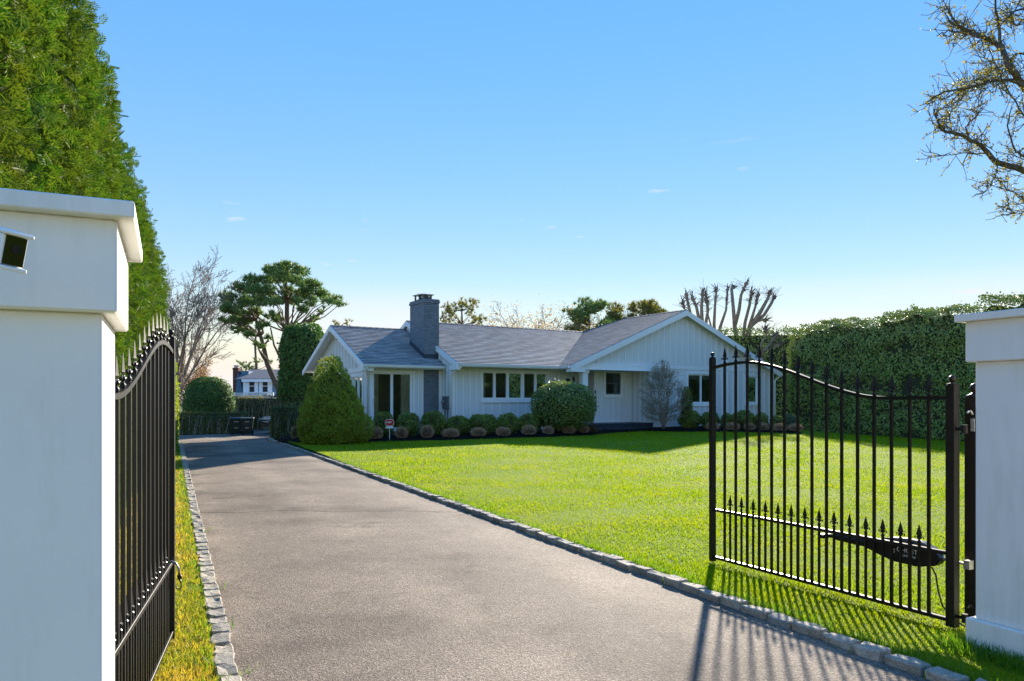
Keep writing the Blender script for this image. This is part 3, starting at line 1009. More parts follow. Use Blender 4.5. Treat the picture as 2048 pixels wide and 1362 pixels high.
ok = (q[:, 0] > kr(q[:, 1]) + 0.15) & (q[:, 1] < bed_y(q[:, 0]) - 0.02) & (q[:, 0] < 18.2 - 0.325 * (q[:, 1] - 27.6)) & (q[:, 1] < 38)
ok &= ~((q[:, 0] > 2.93) & (q[:, 0] < 3.9) & (q[:, 1] > 3.9) & (q[:, 1] < 4.85) & (q[:, 0] - 2.93 > -(q[:, 1] - 4.72) * 0.46))
q, r = q[ok], r[ok]
p3 = np.column_stack([q, lawn_h(q[:, 0], q[:, 1]) - 0.003])
nh = 0.75 + 0.35 * np.sin(q[:, 0] * 1.3 + 2 * np.sin(q[:, 1] * .9)) * np.sin(q[:, 1] * 1.1)
blades('grass', p3, (0.028 + 0.030 * rng.random(len(q))) * nh * (0.85 + 0.012 * r), 0.0030 + 0.0009 * r, M['blade'], 'mown green grass of the front lawn')
q, r = polar(150000, 2.6, 30, R(-42), R(-14))
ok = (q[:, 0] < kl(q[:, 1]) - 0.135) & (q[:, 0] > -4.2 - 0.417 * (q[:, 1] - 7.2) - 0.2)
q, r = q[ok], r[ok]
blades('verge_grass', np.column_stack([q, np.full(len(q), -0.008)]), 0.025 + 0.03 * rng.random(len(q)), 0.0035 + 0.001 * r, M['verge_blade'], 'patchy yellow and green grass beside the left kerb', 0.8)
# longer tufts where the mower does not reach: along the kerbs and round the pillar
e = []
for _ in range(3800):
    y = 2.6 + (27 - 2.6) * random.random() ** 2.2
    if random.random() < 0.7: e.append((kr(y) + 0.145 + abs(random.gauss(0, .035)), y, -0.01))
    else: e.append((kl(y) - 0.14 - abs(random.gauss(0, .06)), y, -0.01))
for _ in range(2600):
    c = Vector((2.93, 4.74, 0)) + Vector((0.906, .4226, 0)) * random.uniform(-.06, .2) + Vector((-.4226, .906, 0)) * random.uniform(-1.1, 0.12)
    e.append((c.x + random.gauss(-.05, .06), c.y + random.gauss(0, .06), -0.01))
for cx_, y in ((-1, 5.3), (-1, 3.9), (1, 4.95), (1, 5.4), (1, 6.6), (-1, 6.4), (-1, 9.2), (1, 4.45), (-1, 4.4)):
    x = kr(y) + .02 if cx_ > 0 else kl(y) + .03
    for _ in range(7): e.append((x + random.gauss(0, .02), y + random.gauss(0, .09), -0.05))
e = np.array(e)
blades('edge_grass', e, 0.05 + 0.06 * rng.random(len(e)), np.full(len(e), 0.006) + 0.0006 * e[:, 1], M['edge_blade'], 'longer grass tufts along the kerbs and the pillar foot', 0.6)

# ================================================================== GATE PILLARS
SX, SY = Vector((0.9063, 0.4226, 0)), Vector((-0.4226, 0.9063, 0))     # across / along the drive
def pillar(corner, sx, sy, label, rz=R(25)):
    """corner: ground point of the box corner nearest the drive opening seen in the photo; the pillar extends sx, sy from it"""
    root = empty('gate_pillar', corner, rz)
    def bx(a, z0, z1, name, mat, bev):
        m = MB()
        w = 0.66
        x0, x1 = (-a, w + a) if sx > 0 else (-w - a, a)
        y0, y1 = (-a, w + a) if sy > 0 else (-w - a, a)
        m.box(x0, y0, z0, x1, y1, z1)
        return m.build(name, mat, root, bevel=bev)
    bx(0.0, -0.1, 0.19, 'plinth', M['stucco'], 0.006)
    bx(-0.04, 0.1905, 1.845, 'shaft', M['stucco'], 0.006)
    bx(0.0, 1.8455, 2.105, 'collar', M['stucco'], 0.006)
    m = MB()
    w, a = 0.66, 0.045
    x0, x1 = (-a, w + a) if sx > 0 else (-w - a, a)
    y0, y1 = (-a, w + a) if sy > 0 else (-w - a, a)
    m.box(x0, y0, 2.1055, x1, y1, 2.152)
    cx_, cy_ = (x0 + x1) / 2, (y0 + y1) / 2
    m.taper(x0 + .004, y0 + .004, 2.152, x1 - .004, y1 - .004, 2.165, 0.15)
    m.build('cap', M['stucco'], root, bevel=0.004)
    return tag(root, label, 'gate pillar')
PL = at(234, 632.7, 2.075)
PR = at(1930.2, 722.8, 4.80)
pillar((PL.x, PL.y, 0), -1, 1, 'white stepped gate pillar with a camera on it, nearest on the left')
pillar((PR.x, PR.y, 0), 1, -1, 'white stepped gate pillar on the right beside the open gate')

# ================================================================== GATE LEAVES
def finial_mesh(name, s):
    m = MB()
    # collar bead, waist, four-sided spear blade
    m.lathe([(.011, 0), (.019, .006), (.019, .018), (.010, .028), (.009, .040)], 8)
    m.lathe([(.010, .040), (.024, .052), (.021, .062), (.014, .070)], 8)
    b = [(.010, .066), (.030, .092), (.026, .105), (.002, .205)]
    m.lathe(b, 4)
    for sg in (-1, 1):
        pts = [(0, 0, .050), (sg * .020, 0, .068), (sg * .037, 0, .070), (sg * .043, 0, .056), (sg * .034, 0, .047)]
        m.tube(pts, [.007, .007, .007, .006, .005], 5)
        pts = [(0, sg * .002, .048), (0, sg * .018, .060), (0, sg * .026, .052)]
        m.tube(pts, [.006, .006, .005], 5)
    m.v = [(x * s * 1.25, y * s * (.38 if z > .062 else .9), z * s) for x, y, z in m.v]
    me = m.mesh(name, False)
    me.materials.append(M['black'])
    return me
FIN_T, FIN_S = finial_mesh('finial', 0.78), finial_mesh('finial', 0.66)
m_ = MB(); m_.box(-.0095, -.0095, 0, .0095, .0095, 1)
PICK_T = m_.mesh('picket'); PICK_T.materials.append(M['black'])
m_ = MB(); m_.box(-.008, -.008, 0, .008, .008, 1)
PICK_S = m_.mesh('picket'); PICK_S.materials.append(M['black'])

GL = 2.44
def top_rail(t):
    """height of the curved top rail, t 0 at the hinge .. 1 at the free end"""
    if t < 0.22: return 1.615
    if t < 0.82:
        k = (t - 0.22) / 0.60
        return 1.615 + 0.335 * (k * k * (3 - 2 * k))
    k = (t - 0.82) / 0.18
    return 1.950 - 0.045 * k * k
def gate(hinge, free, label):
    h, fr = Vector(hinge), Vector(free)
    d = fr - h
    L = d.length
    root = empty('gate_leaf', (h.x, h.y, 0), math.atan2(d.y, d.x))
    def stile(x, w, z1, z0=0.02):
        m = MB(); m.box(x - w / 2, -w / 2, z0, x + w / 2, w / 2, z1)
        st = m.build('stile', M['black'], root, bevel=.003)
        m = MB()
        r = w * 0.40
        pr = [(w * .58, z1 + .001), (w * .58, z1 + .008), (r * .55, z1 + .014), (r * .5, z1 + .020)]
        pr += [(max(r * math.sin(a), .002), z1 + .020 + r * .9 - r * math.cos(a)) for a in [0.6, 1.0, 1.4, 1.8, 2.2, 2.6, 3.0]]
        m.lathe(pr, 12, (x, 0, 0))
        m.build('ball_cap', M['black'], st, smooth=True)
    stile(0.035, .064, 1.705)
    stile(L - 0.028, .050, 2.010)
    # rails
    m = MB()
    N = 48
    pts = [(0.06 + (L - 0.11) * i / N, top_rail((0.06 + (L - 0.11) * i / N) / L)) for i in range(N + 1)]
    for (xa, za), (xb, zb) in zip(pts[:-1], pts[1:]):
        vs = [(xa, -.019, za - .013), (xa, .019, za - .013), (xa, .019, za + .013), (xa, -.019, za + .013), (xb, -.019, zb - .013), (xb, .019, zb - .013), (xb, .019, zb + .013), (xb, -.019, zb + .013)]
        m.add(vs, [(0, 1, 5, 4), (1, 2, 6, 5), (2, 3, 7, 6), (3, 0, 4, 7)])
    m.build('top_rail', M['black'], root)
    for z, nm in ((0.526, 'middle_rail'), (0.062, 'bottom_rail')):
        m = MB(); m.box(0.066, -.019, z - .013, L - 0.055, .019, z + .013)
        m.build(nm, M['black'], root, bevel=.002)
    n = 15
    step = (L - 0.11) / (n + 1)
    def picket(x, z1, tall):
        o = bpy.data.objects.new('picket', PICK_T if tall else PICK_S)
        COL.objects.link(o); o.parent = root
        o.location = (x, 0, 0.074); o.scale = (1, 1, z1 - 0.074)
        f = bpy.data.objects.new('finial', FIN_T if tall else FIN_S)
        COL.objects.link(f); f.parent = o
        f.matrix_parent_inverse = Matrix.Identity(4)
        f.location = (0, 0, 1.0); f.scale = (1, 1, 1 / (z1 - 0.074))
    for k in range(n):
        x = 0.066 + step * (k + 1) - .005
        picket(x, top_rail(x / L) + 0.014, True)
        if k < n - 1:
            picket(x + step / 2, 0.526 + 0.036, False)
    for z in (0.10, 1.40):
        m = MB()
        m.tube([(-.045, 0, z), (0.02, 0, z)], .012, 8)
        m.lathe([(.02, -.03), (.02, .03)], 8, (-.05, 0, z))
        m.build('hinge', M['black'], root)
    return tag(root, label, 'gate')
HR, FR = at(1915, 1262, 5.13), at(1421, 1125, 7.29)
HL, FL = Vector((-1.53, 2.62, 0)), Vector((-2.27, 4.93, 0))
gate((HR.x, HR.y, 0), (FR.x, FR.y, 0), 'open black iron gate leaf standing on the lawn at right')
gate((HL.x, HL.y, 0), (FL.x, FL.y, 0), 'open black iron gate leaf seen edge-on behind the left pillar')

# hinge post behind the right pillar, with its padlock-like hasp
gp = at(1951, 1235, 5.22)
root = empty('gate_post', (gp.x, gp.y, 0), R(28))
m = MB(); m.box(-.05, -.05, -0.05, .05, .05, 1.62); m.build('post', M['black'], root, bevel=.004)
m = MB(); m.lathe([(.058, 1.621), (.058, 1.632), (.03, 1.645), (.022, 1.652)] + [(max(.036 * math.sin(a), .002), 1.652 + .033 - .036 * math.cos(a)) for a in (.6, 1, 1.4, 1.8, 2.2, 2.6, 3.05)], 14)
m.build('ball_cap', M['black'], root, smooth=True)
for z in (1.50, 0.14):
    m = MB()
    m.tube([(-.052, -.01, z), (-.075, -.01, z + .025), (-.10, -.01, z + .02), (-.115, -.01, z + .01)], .008, 6)
    m.build('hinge_hook', M['steel'] if z > 1 else M['black'], root)
m = MB(); m.box(-.062, -.028, 1.38, -.051, .0, 1.47); m.build('hasp_plate', M['steel'], root, bevel=.002)
tag(root, 'black square steel post with ball top behind the right pillar', 'post')

# electric opener arm on the lawn side of the right leaf
u = (Vector((FR.x, FR.y, 0)) - Vector((HR.x, HR.y, 0))).normalized()
root = empty('gate_opener', (HR.x, HR.y, 0), math.atan2(u.y, u.x))
yo = -0.085                                              # local -Y is the lawn side
m = MB()
m.tube([(1.06, yo, .472), (1.02, yo, .472), (0.72, yo, .466)], [.026, .030, .032], 12)
m.build('arm_tube', M['black_plastic'], root, smooth=False)
m = MB(); m.tube([(1.13, yo + .03, .474), (1.05, yo, .472)], .014, 8); m.box(1.10, yo, .458, 1.15, .02, .490); m.build('arm_bracket', M['black'], root)
m = MB()
body = [(0.78, .445), (0.76, .500), (0.66, .520), (0.30, .535), (0.20, .515), (0.15, .455), (0.19, .405), (0.33, .372), (0.52, .378), (0.64, .405), (0.70, .425)]
m.prism([(x, yo - .045, z) for x, z in body], (0, .09, 0))
m.build('motor_body', M['black_plastic'], root, bevel=.012, segs=2)
m = MB()
top = [(0.66, .524), (0.56, .552), (0.42, .566), (0.30, .560), (0.20, .522), (0.30, .538)]
m.prism([(x, yo - .036, z) for x, z in top], (0, .072, 0))
m.build('motor_cover', M['dark_grey'], root, bevel=.008, segs=2)
m = MB(); m.tube([(0.16, yo, .465), (0.06, yo, .46), (-0.04, yo + .02, .455)], [.014, .012, .012], 8); m.box(-.06, yo - .0, .43, -.02, yo + .05, .49); m.build('post_bracket', M['steel'], root)
m = MB(); m.tube([(0.24, yo, .385), (0.215, yo - .01, .33), (0.19, yo, .22), (0.16, yo, .12), (0.06, yo, .04), (-.02, yo, .01)], .006, 6); m.build('power_cable', M['black_plastic'], root)
def lettering(txt, size, x, z, parent, mat, y, rot, name='lettering', align='CENTER'):
    c = bpy.data.curves.new(name, 'FONT')
    c.body = txt
    c.size = size
    c.align_x = align
    c.extrude = 0.0006
    c.materials.append(mat)
    o = bpy.data.objects.new(name, c)
    COL.objects.link(o)
    o.parent = parent
    dg = bpy.context.evaluated_depsgraph_get()
    me = bpy.data.meshes.new_from_object(o.evaluated_get(dg))
    bpy.data.objects.remove(o)
    o = link_mesh(name, me, mat, parent)
    o.location = (x, y, z)
    o.rotation_euler = rot
    return o
# the drive side of the leaf is local +Y: letters face it (mirrored axis)
rt = (R(90), 0, R(180))
lettering('GHOST', 0.050, 0.40, .462, root, M['white'], yo + .0465, rt)
lettering('CONTROLS', 0.024, 0.395, .432, root, M['white'], yo + .0465, rt)
m = MB(); m.prism([(0.525, yo + .0455, .455), (0.495, yo + .0455, .470), (0.515, yo + .0455, .488), (0.525, yo + .0455, .480)], (0, .0012, 0)); m.prism([(0.505, yo + .0455, .442), (0.495, yo + .0455, .462), (0.520, yo + .0455, .450)], (0, .0012, 0))
m.build('logo_mark', M['white'], root)
tag(root, 'black electric gate opener arm behind the right gate leaf', 'gate opener')

# bungee cord hooked on the left leaf
c = at(345, 1120, 4.86)
root = empty('bungee_cord', (c.x, c.y, 0))
m = MB(); m.tube([(-.035, -.02, .535), (.0, -.02, .545), (.03, -.02, .535), (.05, -.02, .50), (.055, -.02, .455)], .007, 6); m.build('cord', M['steel'], root, smooth=True)
m = MB(); m.tube([(.055, -.02, .455), (.056, -.02, .43)], .015, 8); m.tube([(.056, -.02, .43), (.066, -.02, .40), (.066, -.02, .375), (.052, -.02, .362), (.036, -.02, .368), (.034, -.02, .385)], .0045, 6); m.build('hook', M['black'], root, smooth=True)
tag(root, 'bungee cord with a black hook hanging from the left gate leaf', 'bungee cord')

# security camera on the street face of the left pillar
c = at(12, 497, 1.76)
root = empty('security_camera', c, R(25))
root.scale = (.72, .72, .80)
def tl(x, y, z):     # tipped down and turned towards the drive
    return tuple(Matrix.Rotation(R(35), 3, 'Z') @ Matrix.Rotation(R(4), 3, 'Y') @ Matrix.Rotation(R(14), 3, 'X') @ Vector((x, y, z)))
m = MB(); m.box(-.042, -.06, -.044, .034, .06, .044, tl); m.build('body', M['white'], root, bevel=.004)
m = MB(); m.box(-.048, -.082, .0455, .042, .064, .058, tl); m.build('hood', M['white'], root, bevel=.004)
m = MB(); m.box(-.048, -.074, -.058, .040, .064, -.0455, tl); m.build('base_tray', M['white'], root, bevel=.003)
m = MB(); m.box(-.034, -.063, -.042, .030, -.0605, .043, tl); fp = m.build('face_plate', simple('camera_black_glass', (.004, .004, .005), None, 6, .12, .5), root)
m = MB(); m.lathe([(.014, 0), (.014, .0015), (.009, .002), (.008, -.001)], 18); m.v = [tl(x, -.0635 - z, y + .006) for x, y, z in m.v]; m.build('lens', M['black_plastic'], fp)
m = MB(); m.tube([tl(0, .05, 0), tl(-.02, .12, -.01)], .016, 10); m.build('mount', M['white'], root)
tag(root, 'white security camera with black face on the left pillar', 'security camera')

# ================================================================== HEDGES
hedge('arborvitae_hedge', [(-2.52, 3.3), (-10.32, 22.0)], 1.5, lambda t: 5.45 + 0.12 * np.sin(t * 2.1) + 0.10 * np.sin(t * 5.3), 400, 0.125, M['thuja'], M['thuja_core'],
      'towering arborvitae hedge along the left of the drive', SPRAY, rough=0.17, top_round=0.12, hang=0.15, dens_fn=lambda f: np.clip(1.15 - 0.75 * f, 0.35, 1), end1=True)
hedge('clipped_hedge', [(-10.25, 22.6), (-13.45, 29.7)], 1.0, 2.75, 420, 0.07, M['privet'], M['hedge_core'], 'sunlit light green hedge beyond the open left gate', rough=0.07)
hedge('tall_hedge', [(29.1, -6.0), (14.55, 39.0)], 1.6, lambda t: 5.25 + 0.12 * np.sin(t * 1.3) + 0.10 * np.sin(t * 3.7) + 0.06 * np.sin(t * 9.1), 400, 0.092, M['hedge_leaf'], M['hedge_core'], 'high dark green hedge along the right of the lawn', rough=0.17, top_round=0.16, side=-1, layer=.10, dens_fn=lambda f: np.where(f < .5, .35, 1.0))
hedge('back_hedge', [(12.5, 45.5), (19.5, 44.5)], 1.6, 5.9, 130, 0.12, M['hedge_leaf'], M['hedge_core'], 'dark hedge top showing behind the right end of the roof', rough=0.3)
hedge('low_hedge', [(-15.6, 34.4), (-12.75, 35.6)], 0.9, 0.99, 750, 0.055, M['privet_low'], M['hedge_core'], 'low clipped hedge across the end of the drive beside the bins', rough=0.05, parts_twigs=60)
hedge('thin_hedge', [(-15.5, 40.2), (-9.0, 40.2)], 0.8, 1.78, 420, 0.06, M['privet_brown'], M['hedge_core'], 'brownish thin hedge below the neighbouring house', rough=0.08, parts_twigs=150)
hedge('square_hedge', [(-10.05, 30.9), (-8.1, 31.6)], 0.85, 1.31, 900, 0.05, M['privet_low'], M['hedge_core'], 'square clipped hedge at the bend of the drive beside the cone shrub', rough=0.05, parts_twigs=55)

# ================================================================== THE HOUSE
HO = at(728, 860, 28.8)
house = empty('ranch_house', HO, R(32.4))
tag(house, 'long white single-storey house with grey shingle roof and board-and-batten walls', 'house')
ZB = -0.34            # below the ground line
m_ = MB(); m_.box(-.5, -1, 0, .5, 0, 1)
BATTEN = m_.mesh('batten'); BATTEN.materials.append(M['white'])

def front(y0):        # wall looking to the street: u -> x, v -> z, w -> into the house
    return lambda u, v, w: (u, y0 + w, v)
def sideL(x0):        # wall looking left: u -> y
    return lambda u, v, w: (x0 + w, u, v)

def wall(fn, u0, u1, v0, v1, holes=(), th=0.14, name='wall', mat=None, parent=None, top=None):
    """wall with rectangular openings; top: optional function u -> height for gables (then no holes above v1)"""
    mb = MB()
    us = sorted({u0, u1, *[h[0] for h in holes], *[h[1] for h in holes]})
    vs_ = sorted({v0, v1, *[h[2] for h in holes], *[h[3] for h in holes]})
    for a, b in zip(us[:-1], us[1:]):
        for c, d in zip(vs_[:-1], vs_[1:]):
            if any(h[0] <= a and b <= h[1] and h[2] <= c and d <= h[3] for h in holes): continue
            for w in (0, th):
                mb.quad(fn(a, c, w), fn(b, c, w), fn(b, d, w), fn(a, d, w))
    for h in holes:
        mb.quad(fn(h[0], h[2], 0), fn(h[0], h[3], 0), fn(h[0], h[3], th), fn(h[0], h[2], th))
        mb.quad(fn(h[1], h[2], 0), fn(h[1], h[3], 0), fn(h[1], h[3], th), fn(h[1], h[2], th))
        mb.quad(fn(h[0], h[2], 0), fn(h[1], h[2], 0), fn(h[1], h[2], th), fn(h[0], h[2], th))
        mb.quad(fn(h[0], h[3], 0), fn(h[1], h[3], 0), fn(h[1], h[3], th), fn(h[0], h[3], th))
    mb.quad(fn(u0, v0, 0), fn(u0, v1, 0), fn(u0, v1, th), fn(u0, v0, th))
    mb.quad(fn(u1, v0, 0), fn(u1, v1, 0), fn(u1, v1, th), fn(u1, v0, th))
    if top:
        ctl = [(u0, v1), (u1, v1)] + [(u, top(u)) for u in top.knots[::-1]]
        for w in (0, th):
            mb.poly([fn(u, v, w) for u, v in ctl])
    return mb.build(name, mat or M['siding'], parent or house)

def battens(parent, fn, us, v0, top, holes=(), proud=0.034, width=0.052):
    for u in us:
        spans = [(v0, top(u) if callable(top) else top)]
        for h in holes:
            if h[0] - width * .5 < u < h[1] + width * .5:
                new = []
                for a, b in spans:
                    if h[2] > a + 0.05: new.append((a, min(b, h[2])))
                    if h[3] < b - 0.05: new.append((max(a, h[3]), b))
                spans = new
        for a, b in spans:
            if b - a < 0.06: continue
            o = bpy.data.objects.new('batten', BATTEN)
            COL.objects.link(o)
            o.parent = parent
            p0, px_ = Vector(fn(u, a, 0)), Vector(fn(u + 1, a, 0))
            ax = px_ - p0
            o.location = p0
            o.rotation_euler = (0, 0, 0) if abs(ax.x) > 0.5 else (0, 0, R(-90))
            o.scale = (width, proud, b - a)

def boards(parent, fn, rects, name='trim', proud=0.03, mat=None):
    mb = MB()
    for (a, b, c, d) in rects:
        mb.box(a, c, -proud, b, d, 0.0, lambda x, y, z: fn(x, y, z))
    return mb.build(name, mat or M['white'], parent, bevel=0.004)

def window(fn, u0, u1, v0, v1, lites, casing=0.10, bars=(), parent=None, dark=False, shade=0.0, curtain=(), name='window', sill=True, depth=0.06):
    """casing (mesh) > frame, pane ..., sill. lites: list of (u0, u1) glass spans"""
    c = casing
    pr = 0.034
    mb = MB()
    f2 = lambda x, y, z: fn(x, y, z)
    mb.box(u0 - c, v0 - c, -pr, u0, v1 + c, .0, f2)
    mb.box(u1, v0 - c, -pr, u1 + c, v1 + c, .0, f2)
    mb.box(u0, v1, -pr, u1, v1 + c, .0, f2)
    mb.box(u0, v0 - c, -pr, u1, v0, .0, f2)
    w = mb.build(name, M['white'], parent or house, bevel=.004)
    fr = MB()
    e = 0.022
    # sash frame filling everything between the lites
    cuts = [u0] + [x for l in lites for x in l] + [u1]
    for k in range(0, len(cuts), 2):
        if cuts[k + 1] - cuts[k] > 1e-4:
            fr.box(cuts[k], v0, 0.018, cuts[k + 1], v1, depth + .02, f2)
    for a, b in lites:
        fr.box(a, v0, 0.018, b, v0 + 0.055, depth + .02, f2)
        fr.box(a, v1 - 0.05, 0.018, b, v1, depth + .02, f2)
        for q in bars:
            fr.box(a, q - e, 0.014, b, q + e, depth + .02, f2)
    fr.build('frame', M['dark_grey'] if dark else M['white'], w, bevel=.003)
    for a, b in lites:
        ys = [v0 + .055] + [x for q in bars for x in (q - e, q + e)] + [v1 - .05]
        for k in range(0, len(ys), 2):
            g = MB(); g.quad(fn(a, ys[k], depth), fn(b, ys[k], depth), fn(b, ys[k + 1], depth), fn(a, ys[k + 1], depth))
            g.build('pane', M['glass'], w)
    if sill:
        s = MB(); s.box(u0 - c, v0 - c - .035, -pr - .03, u1 + c, v0 - c - .001, .0, f2)
        s.build('sill', M['white'], w, bevel=.004)
    if shade:
        for a, b in lites:
            s = MB(); s.box(a, v1 - .05 - shade, depth + .05, b, v1 - .05, depth + .055, f2)
            s.build('blind', M['screen'], w)
    for a, b in curtain:
        s = MB()
        n = 14
        pts = [(a + (b - a) * i / n, depth + .07 + .03 * math.sin(i * 2.2)) for i in range(n + 1)]
        for (xa, ya), (xb, yb) in zip(pts[:-1], pts[1:]):
            s.quad(fn(xa, v0 + .03, ya), fn(xb, v0 + .03, yb), fn(xb, v1 - .03, yb), fn(xa, v1 - .03, ya))
        s.build('curtain', M['curtain'], w, smooth=True)
    return w

class Gable:
    def __init__(self, a, m, b, za, zm, zb):
        self.knots = [a, m, b]; self.p = (a, m, b, za, zm, zb)
    def __call__(self, u):
        a, m, b, za, zm, zb = self.p
        return za + (zm - za) * (u - a) / (m - a) if u <= m else zm + (zb - zm) * (u - m) / (b - m)

# ---- roof planes in shingle courses
def slope(name, pts, eave_dir, mat, parent, course=0.17, t=0.026, base=0.10, slab=True):
    """pts: planar polygon, eave_dir: unit vector along the eaves. Overlapping courses are cut from the polygon."""
    P = [Vector(p) for p in pts]
    n = (P[1] - P[0]).cross(P[2] - P[0])
    for i in range(3, len(P)):
        if n.length < 1e-6: n = (P[1] - P[0]).cross(P[i] - P[0])
    n.normalize()
    if n.z < 0: n = -n
    e = Vector(eave_dir).normalized()
    up = n.cross(e)
    if up.z < 0: up = -up
    o = P[0]
    q = [((p - o).dot(e), (p - o).dot(up)) for p in P]
    lo, hi = min(b for a, b in q), max(b for a, b in q)
    mb = MB()
    uvs = []
    def clip(poly, c, keep_above):
        out = []
        for i in range(len(poly)):
            a, b = poly[i], poly[(i + 1) % len(poly)]
            ia = (a[1] >= c) == keep_above; ib = (b[1] >= c) == keep_above
            if ia: out.append(a)
            if ia != ib:
                f = (c - a[1]) / (b[1] - a[1])
                out.append((a[0] + (b[0] - a[0]) * f, c))
        return out
    k = 0
    c = lo
    while c < hi - 1e-4:
        poly = clip(clip(q, c, True), c + course, False)
        if len(poly) >= 3:
            lift = lambda v: t * (1 - (v - c) / course)
            W = [o + e * a + up * b + n * lift(b) for a, b in poly]
            mb.add(W, [tuple(range(len(W)))])
            uvs += [(a, b) for a, b in poly]
            low = sorted([p for p in poly if abs(p[1] - c) < 1e-5])
            if len(low) >= 2:
                a, b = low[0], low[-1]
                A, B = o + e * a[0] + up * a[1], o + e * b[0] + up * b[1]
                mb.add([A - n * .002, B - n * .002, B + n * t, A + n * t], [(0, 1, 2, 3)])
                uvs += [(a[0], c - .01), (b[0], c - .01), (b[0], c), (a[0], c)]
        c += course
        k += 1
    me = bpy.data.meshes.new(name)
    me.from_pydata([tuple(v) for v in mb.v], [], mb.f)
    uvl = me.uv_layers.new(name='UVMap')
    flat = [uvs[i] for f in mb.f for i in f]
    uvl.data.foreach_set('uv', [x for p in flat for x in p])
    me.update()
    ob = link_mesh(name, me, mat, parent)
    if slab:
        sb = MB()
        sb.prism([p - n * .004 for p in P], tuple(-n * base))
        sb.build('roof_deck', M['white'], ob)
    return ob

RZ = 4.78; EZ = 2.64; EY = -1.2; RY = 3.77; BYY = RY + (RY - EY)
WZ = 4.40; WE = 2.57
# wing (left)
slope('roof', [(0, 0, WE), (3.60, 0, WE), (3.60, 3.97, WZ), (0, 3.97, WZ)], (1, 0, 0), M['shingle'], house)
slope('roof', [(0, 7.94, WE), (3.60, 7.94, WE), (3.60, 3.97, WZ), (0, 3.97, WZ)], (1, 0, 0), M['shingle'], house)
# main block
VX = 8.52
HIPX, HIPY = 13.72, RY
slope('roof', [(3.50, EY, EZ), (VX, EY, EZ), (HIPX, RY, RZ), (3.50, RY, RZ)], (1, 0, 0), M['shingle'], house)
slope('roof', [(3.50, BYY, EZ), (12.0, BYY, EZ), (HIPX, RY, RZ), (3.50, RY, RZ)], (1, 0, 0), M['shingle'], house)
# right gable block
GX0, GXR, GX1, GY0, GZ = 8.50, 15.43, 22.36, -2.0, 5.47
RYE = 2.25
GK = (GZ - EZ) / (GXR - GX0)
slope('roof', [(GX0, GY0, EZ), (GXR, GY0, GZ), (GXR, RYE, GZ), (HIPX, HIPY, GZ - GK * (GXR - HIPX)), (GX0, EY + .01, EZ)], (0, 1, 0), M['shingle'], house)
slope('roof', [(GX1, GY0, EZ), (GXR, GY0, GZ), (GXR, RYE, GZ), (GX1, RYE + 6.9, EZ)], (0, 1, 0), M['shingle'], house)
slope('roof', [(GXR, RYE, GZ), (GX1, RYE + 6.93, EZ), (12.0, BYY, EZ + .05), (HIPX, HIPY, RZ)], (1, 0, 0), M['shingle'], house, slab=False)
# ridge caps
for a, b in (((0, 3.97, WZ + .03), (3.6, 3.97, WZ + .03)), ((3.5, RY, RZ + .03), (HIPX, RY, RZ + .03)), ((GXR, GY0, GZ + .03), (GXR, RYE, GZ + .03)), ((GXR, RYE, GZ + .03), (HIPX, HIPY, RZ + .03))):
    a, b = Vector(a), Vector(b)
    d = (b - a); s = d.cross(Vector((0, 0, 1))).normalized() * .13
    m = MB()
    N = max(3, int(d.length / .28))
    for i in range(N):
        p, q = a + d * i / N, a + d * (i + 1.12) / N
        up = Vector((0, 0, .010))
        m.quad(p + s - Vector((0, 0, .05)), p + up, q, q + s - Vector((0, 0, .055)))
        m.quad(p + up, p - s - Vector((0, 0, .05)), q - s - Vector((0, 0, .055)), q)
    m.build('ridge_cap', M['shingle'], house)

# rake boards (white, along the gable edges)
def rake(a, b, n, name='rake_board', h=0.21, t=0.05, drop=0.012):
    a, b, n = Vector(a), Vector(b), Vector(n)
    m = MB()
    dn = Vector((0, 0, -1))
    m.prism([a + dn * drop, b + dn * drop, b + dn * (h + drop), a + dn * (h + drop)], tuple(n * t))
    m.build(name, M['white'], house)
for y in (0.0, 7.94): rake((-.001, y, WE), (-.001, 3.97, WZ), (-1, 0, 0))
rake((3.499, EY, EZ), (3.499, RY, RZ), (-1, 0, 0)); rake((3.499, BYY, EZ), (3.499, RY, RZ), (-1, 0, 0))
rake((GX0, GY0 - .001, EZ), (GXR, GY0 - .001, GZ), (0, -1, 0), h=0.26); rake((GX1, GY0 - .001, EZ), (GXR, GY0 - .001, GZ), (0, -1, 0), h=0.26)
# boxed eave returns at the rake feet
for x0, x1, y0, y1, z in ((-.05, .42, 0.02, .44, WE), (3.46, 3.62, EY + .02, -.52, EZ), (GX0, 9.3, GY0 - .04, -1.72, EZ)):
    m = MB(); m.box(x0, y0, z - .26, x1, y1, z - .06); m.build('eave_return', M['white'], house, bevel=.004)
# soffits and gutters
def gutter(x0, y0, x1, y1, z, out, name='gutter'):
    a, b = Vector((x0, y0, z)), Vector((x1, y1, z))
    o = Vector(out)
    m = MB()
    prof = [(0.0, -.035), (.0, -.15), (.075, -.15), (.10, -.11), (.115, -.05), (.115, -.035)]
    m.prism([a + o * w + Vector((0, 0, h)) for w, h in prof], tuple(b - a))
    return m.build(name, M['white'], house)
gutter(0.02, 0, 3.44, 0, WE + .03, (0, -1, 0))
gutter(3.56, EY, VX - .02, EY, EZ + .03, (0, -1, 0))
gutter(GX0, EY - .14, GX0, GY0 + .02, EZ + .03, (-1, 0, 0))
for x0, x1, y0, y1, z in ((.05, 3.58, .002, .46, WE - .13), (3.62, VX, EY + .002, -.48, EZ - .12), (GX0 + .02, 13.4, GY0 + .06, -.4, EZ - .125)):
    m = MB(); m.box(x0, y0, z - .02, x1, y1, z); m.build('soffit', M['siding'], house)
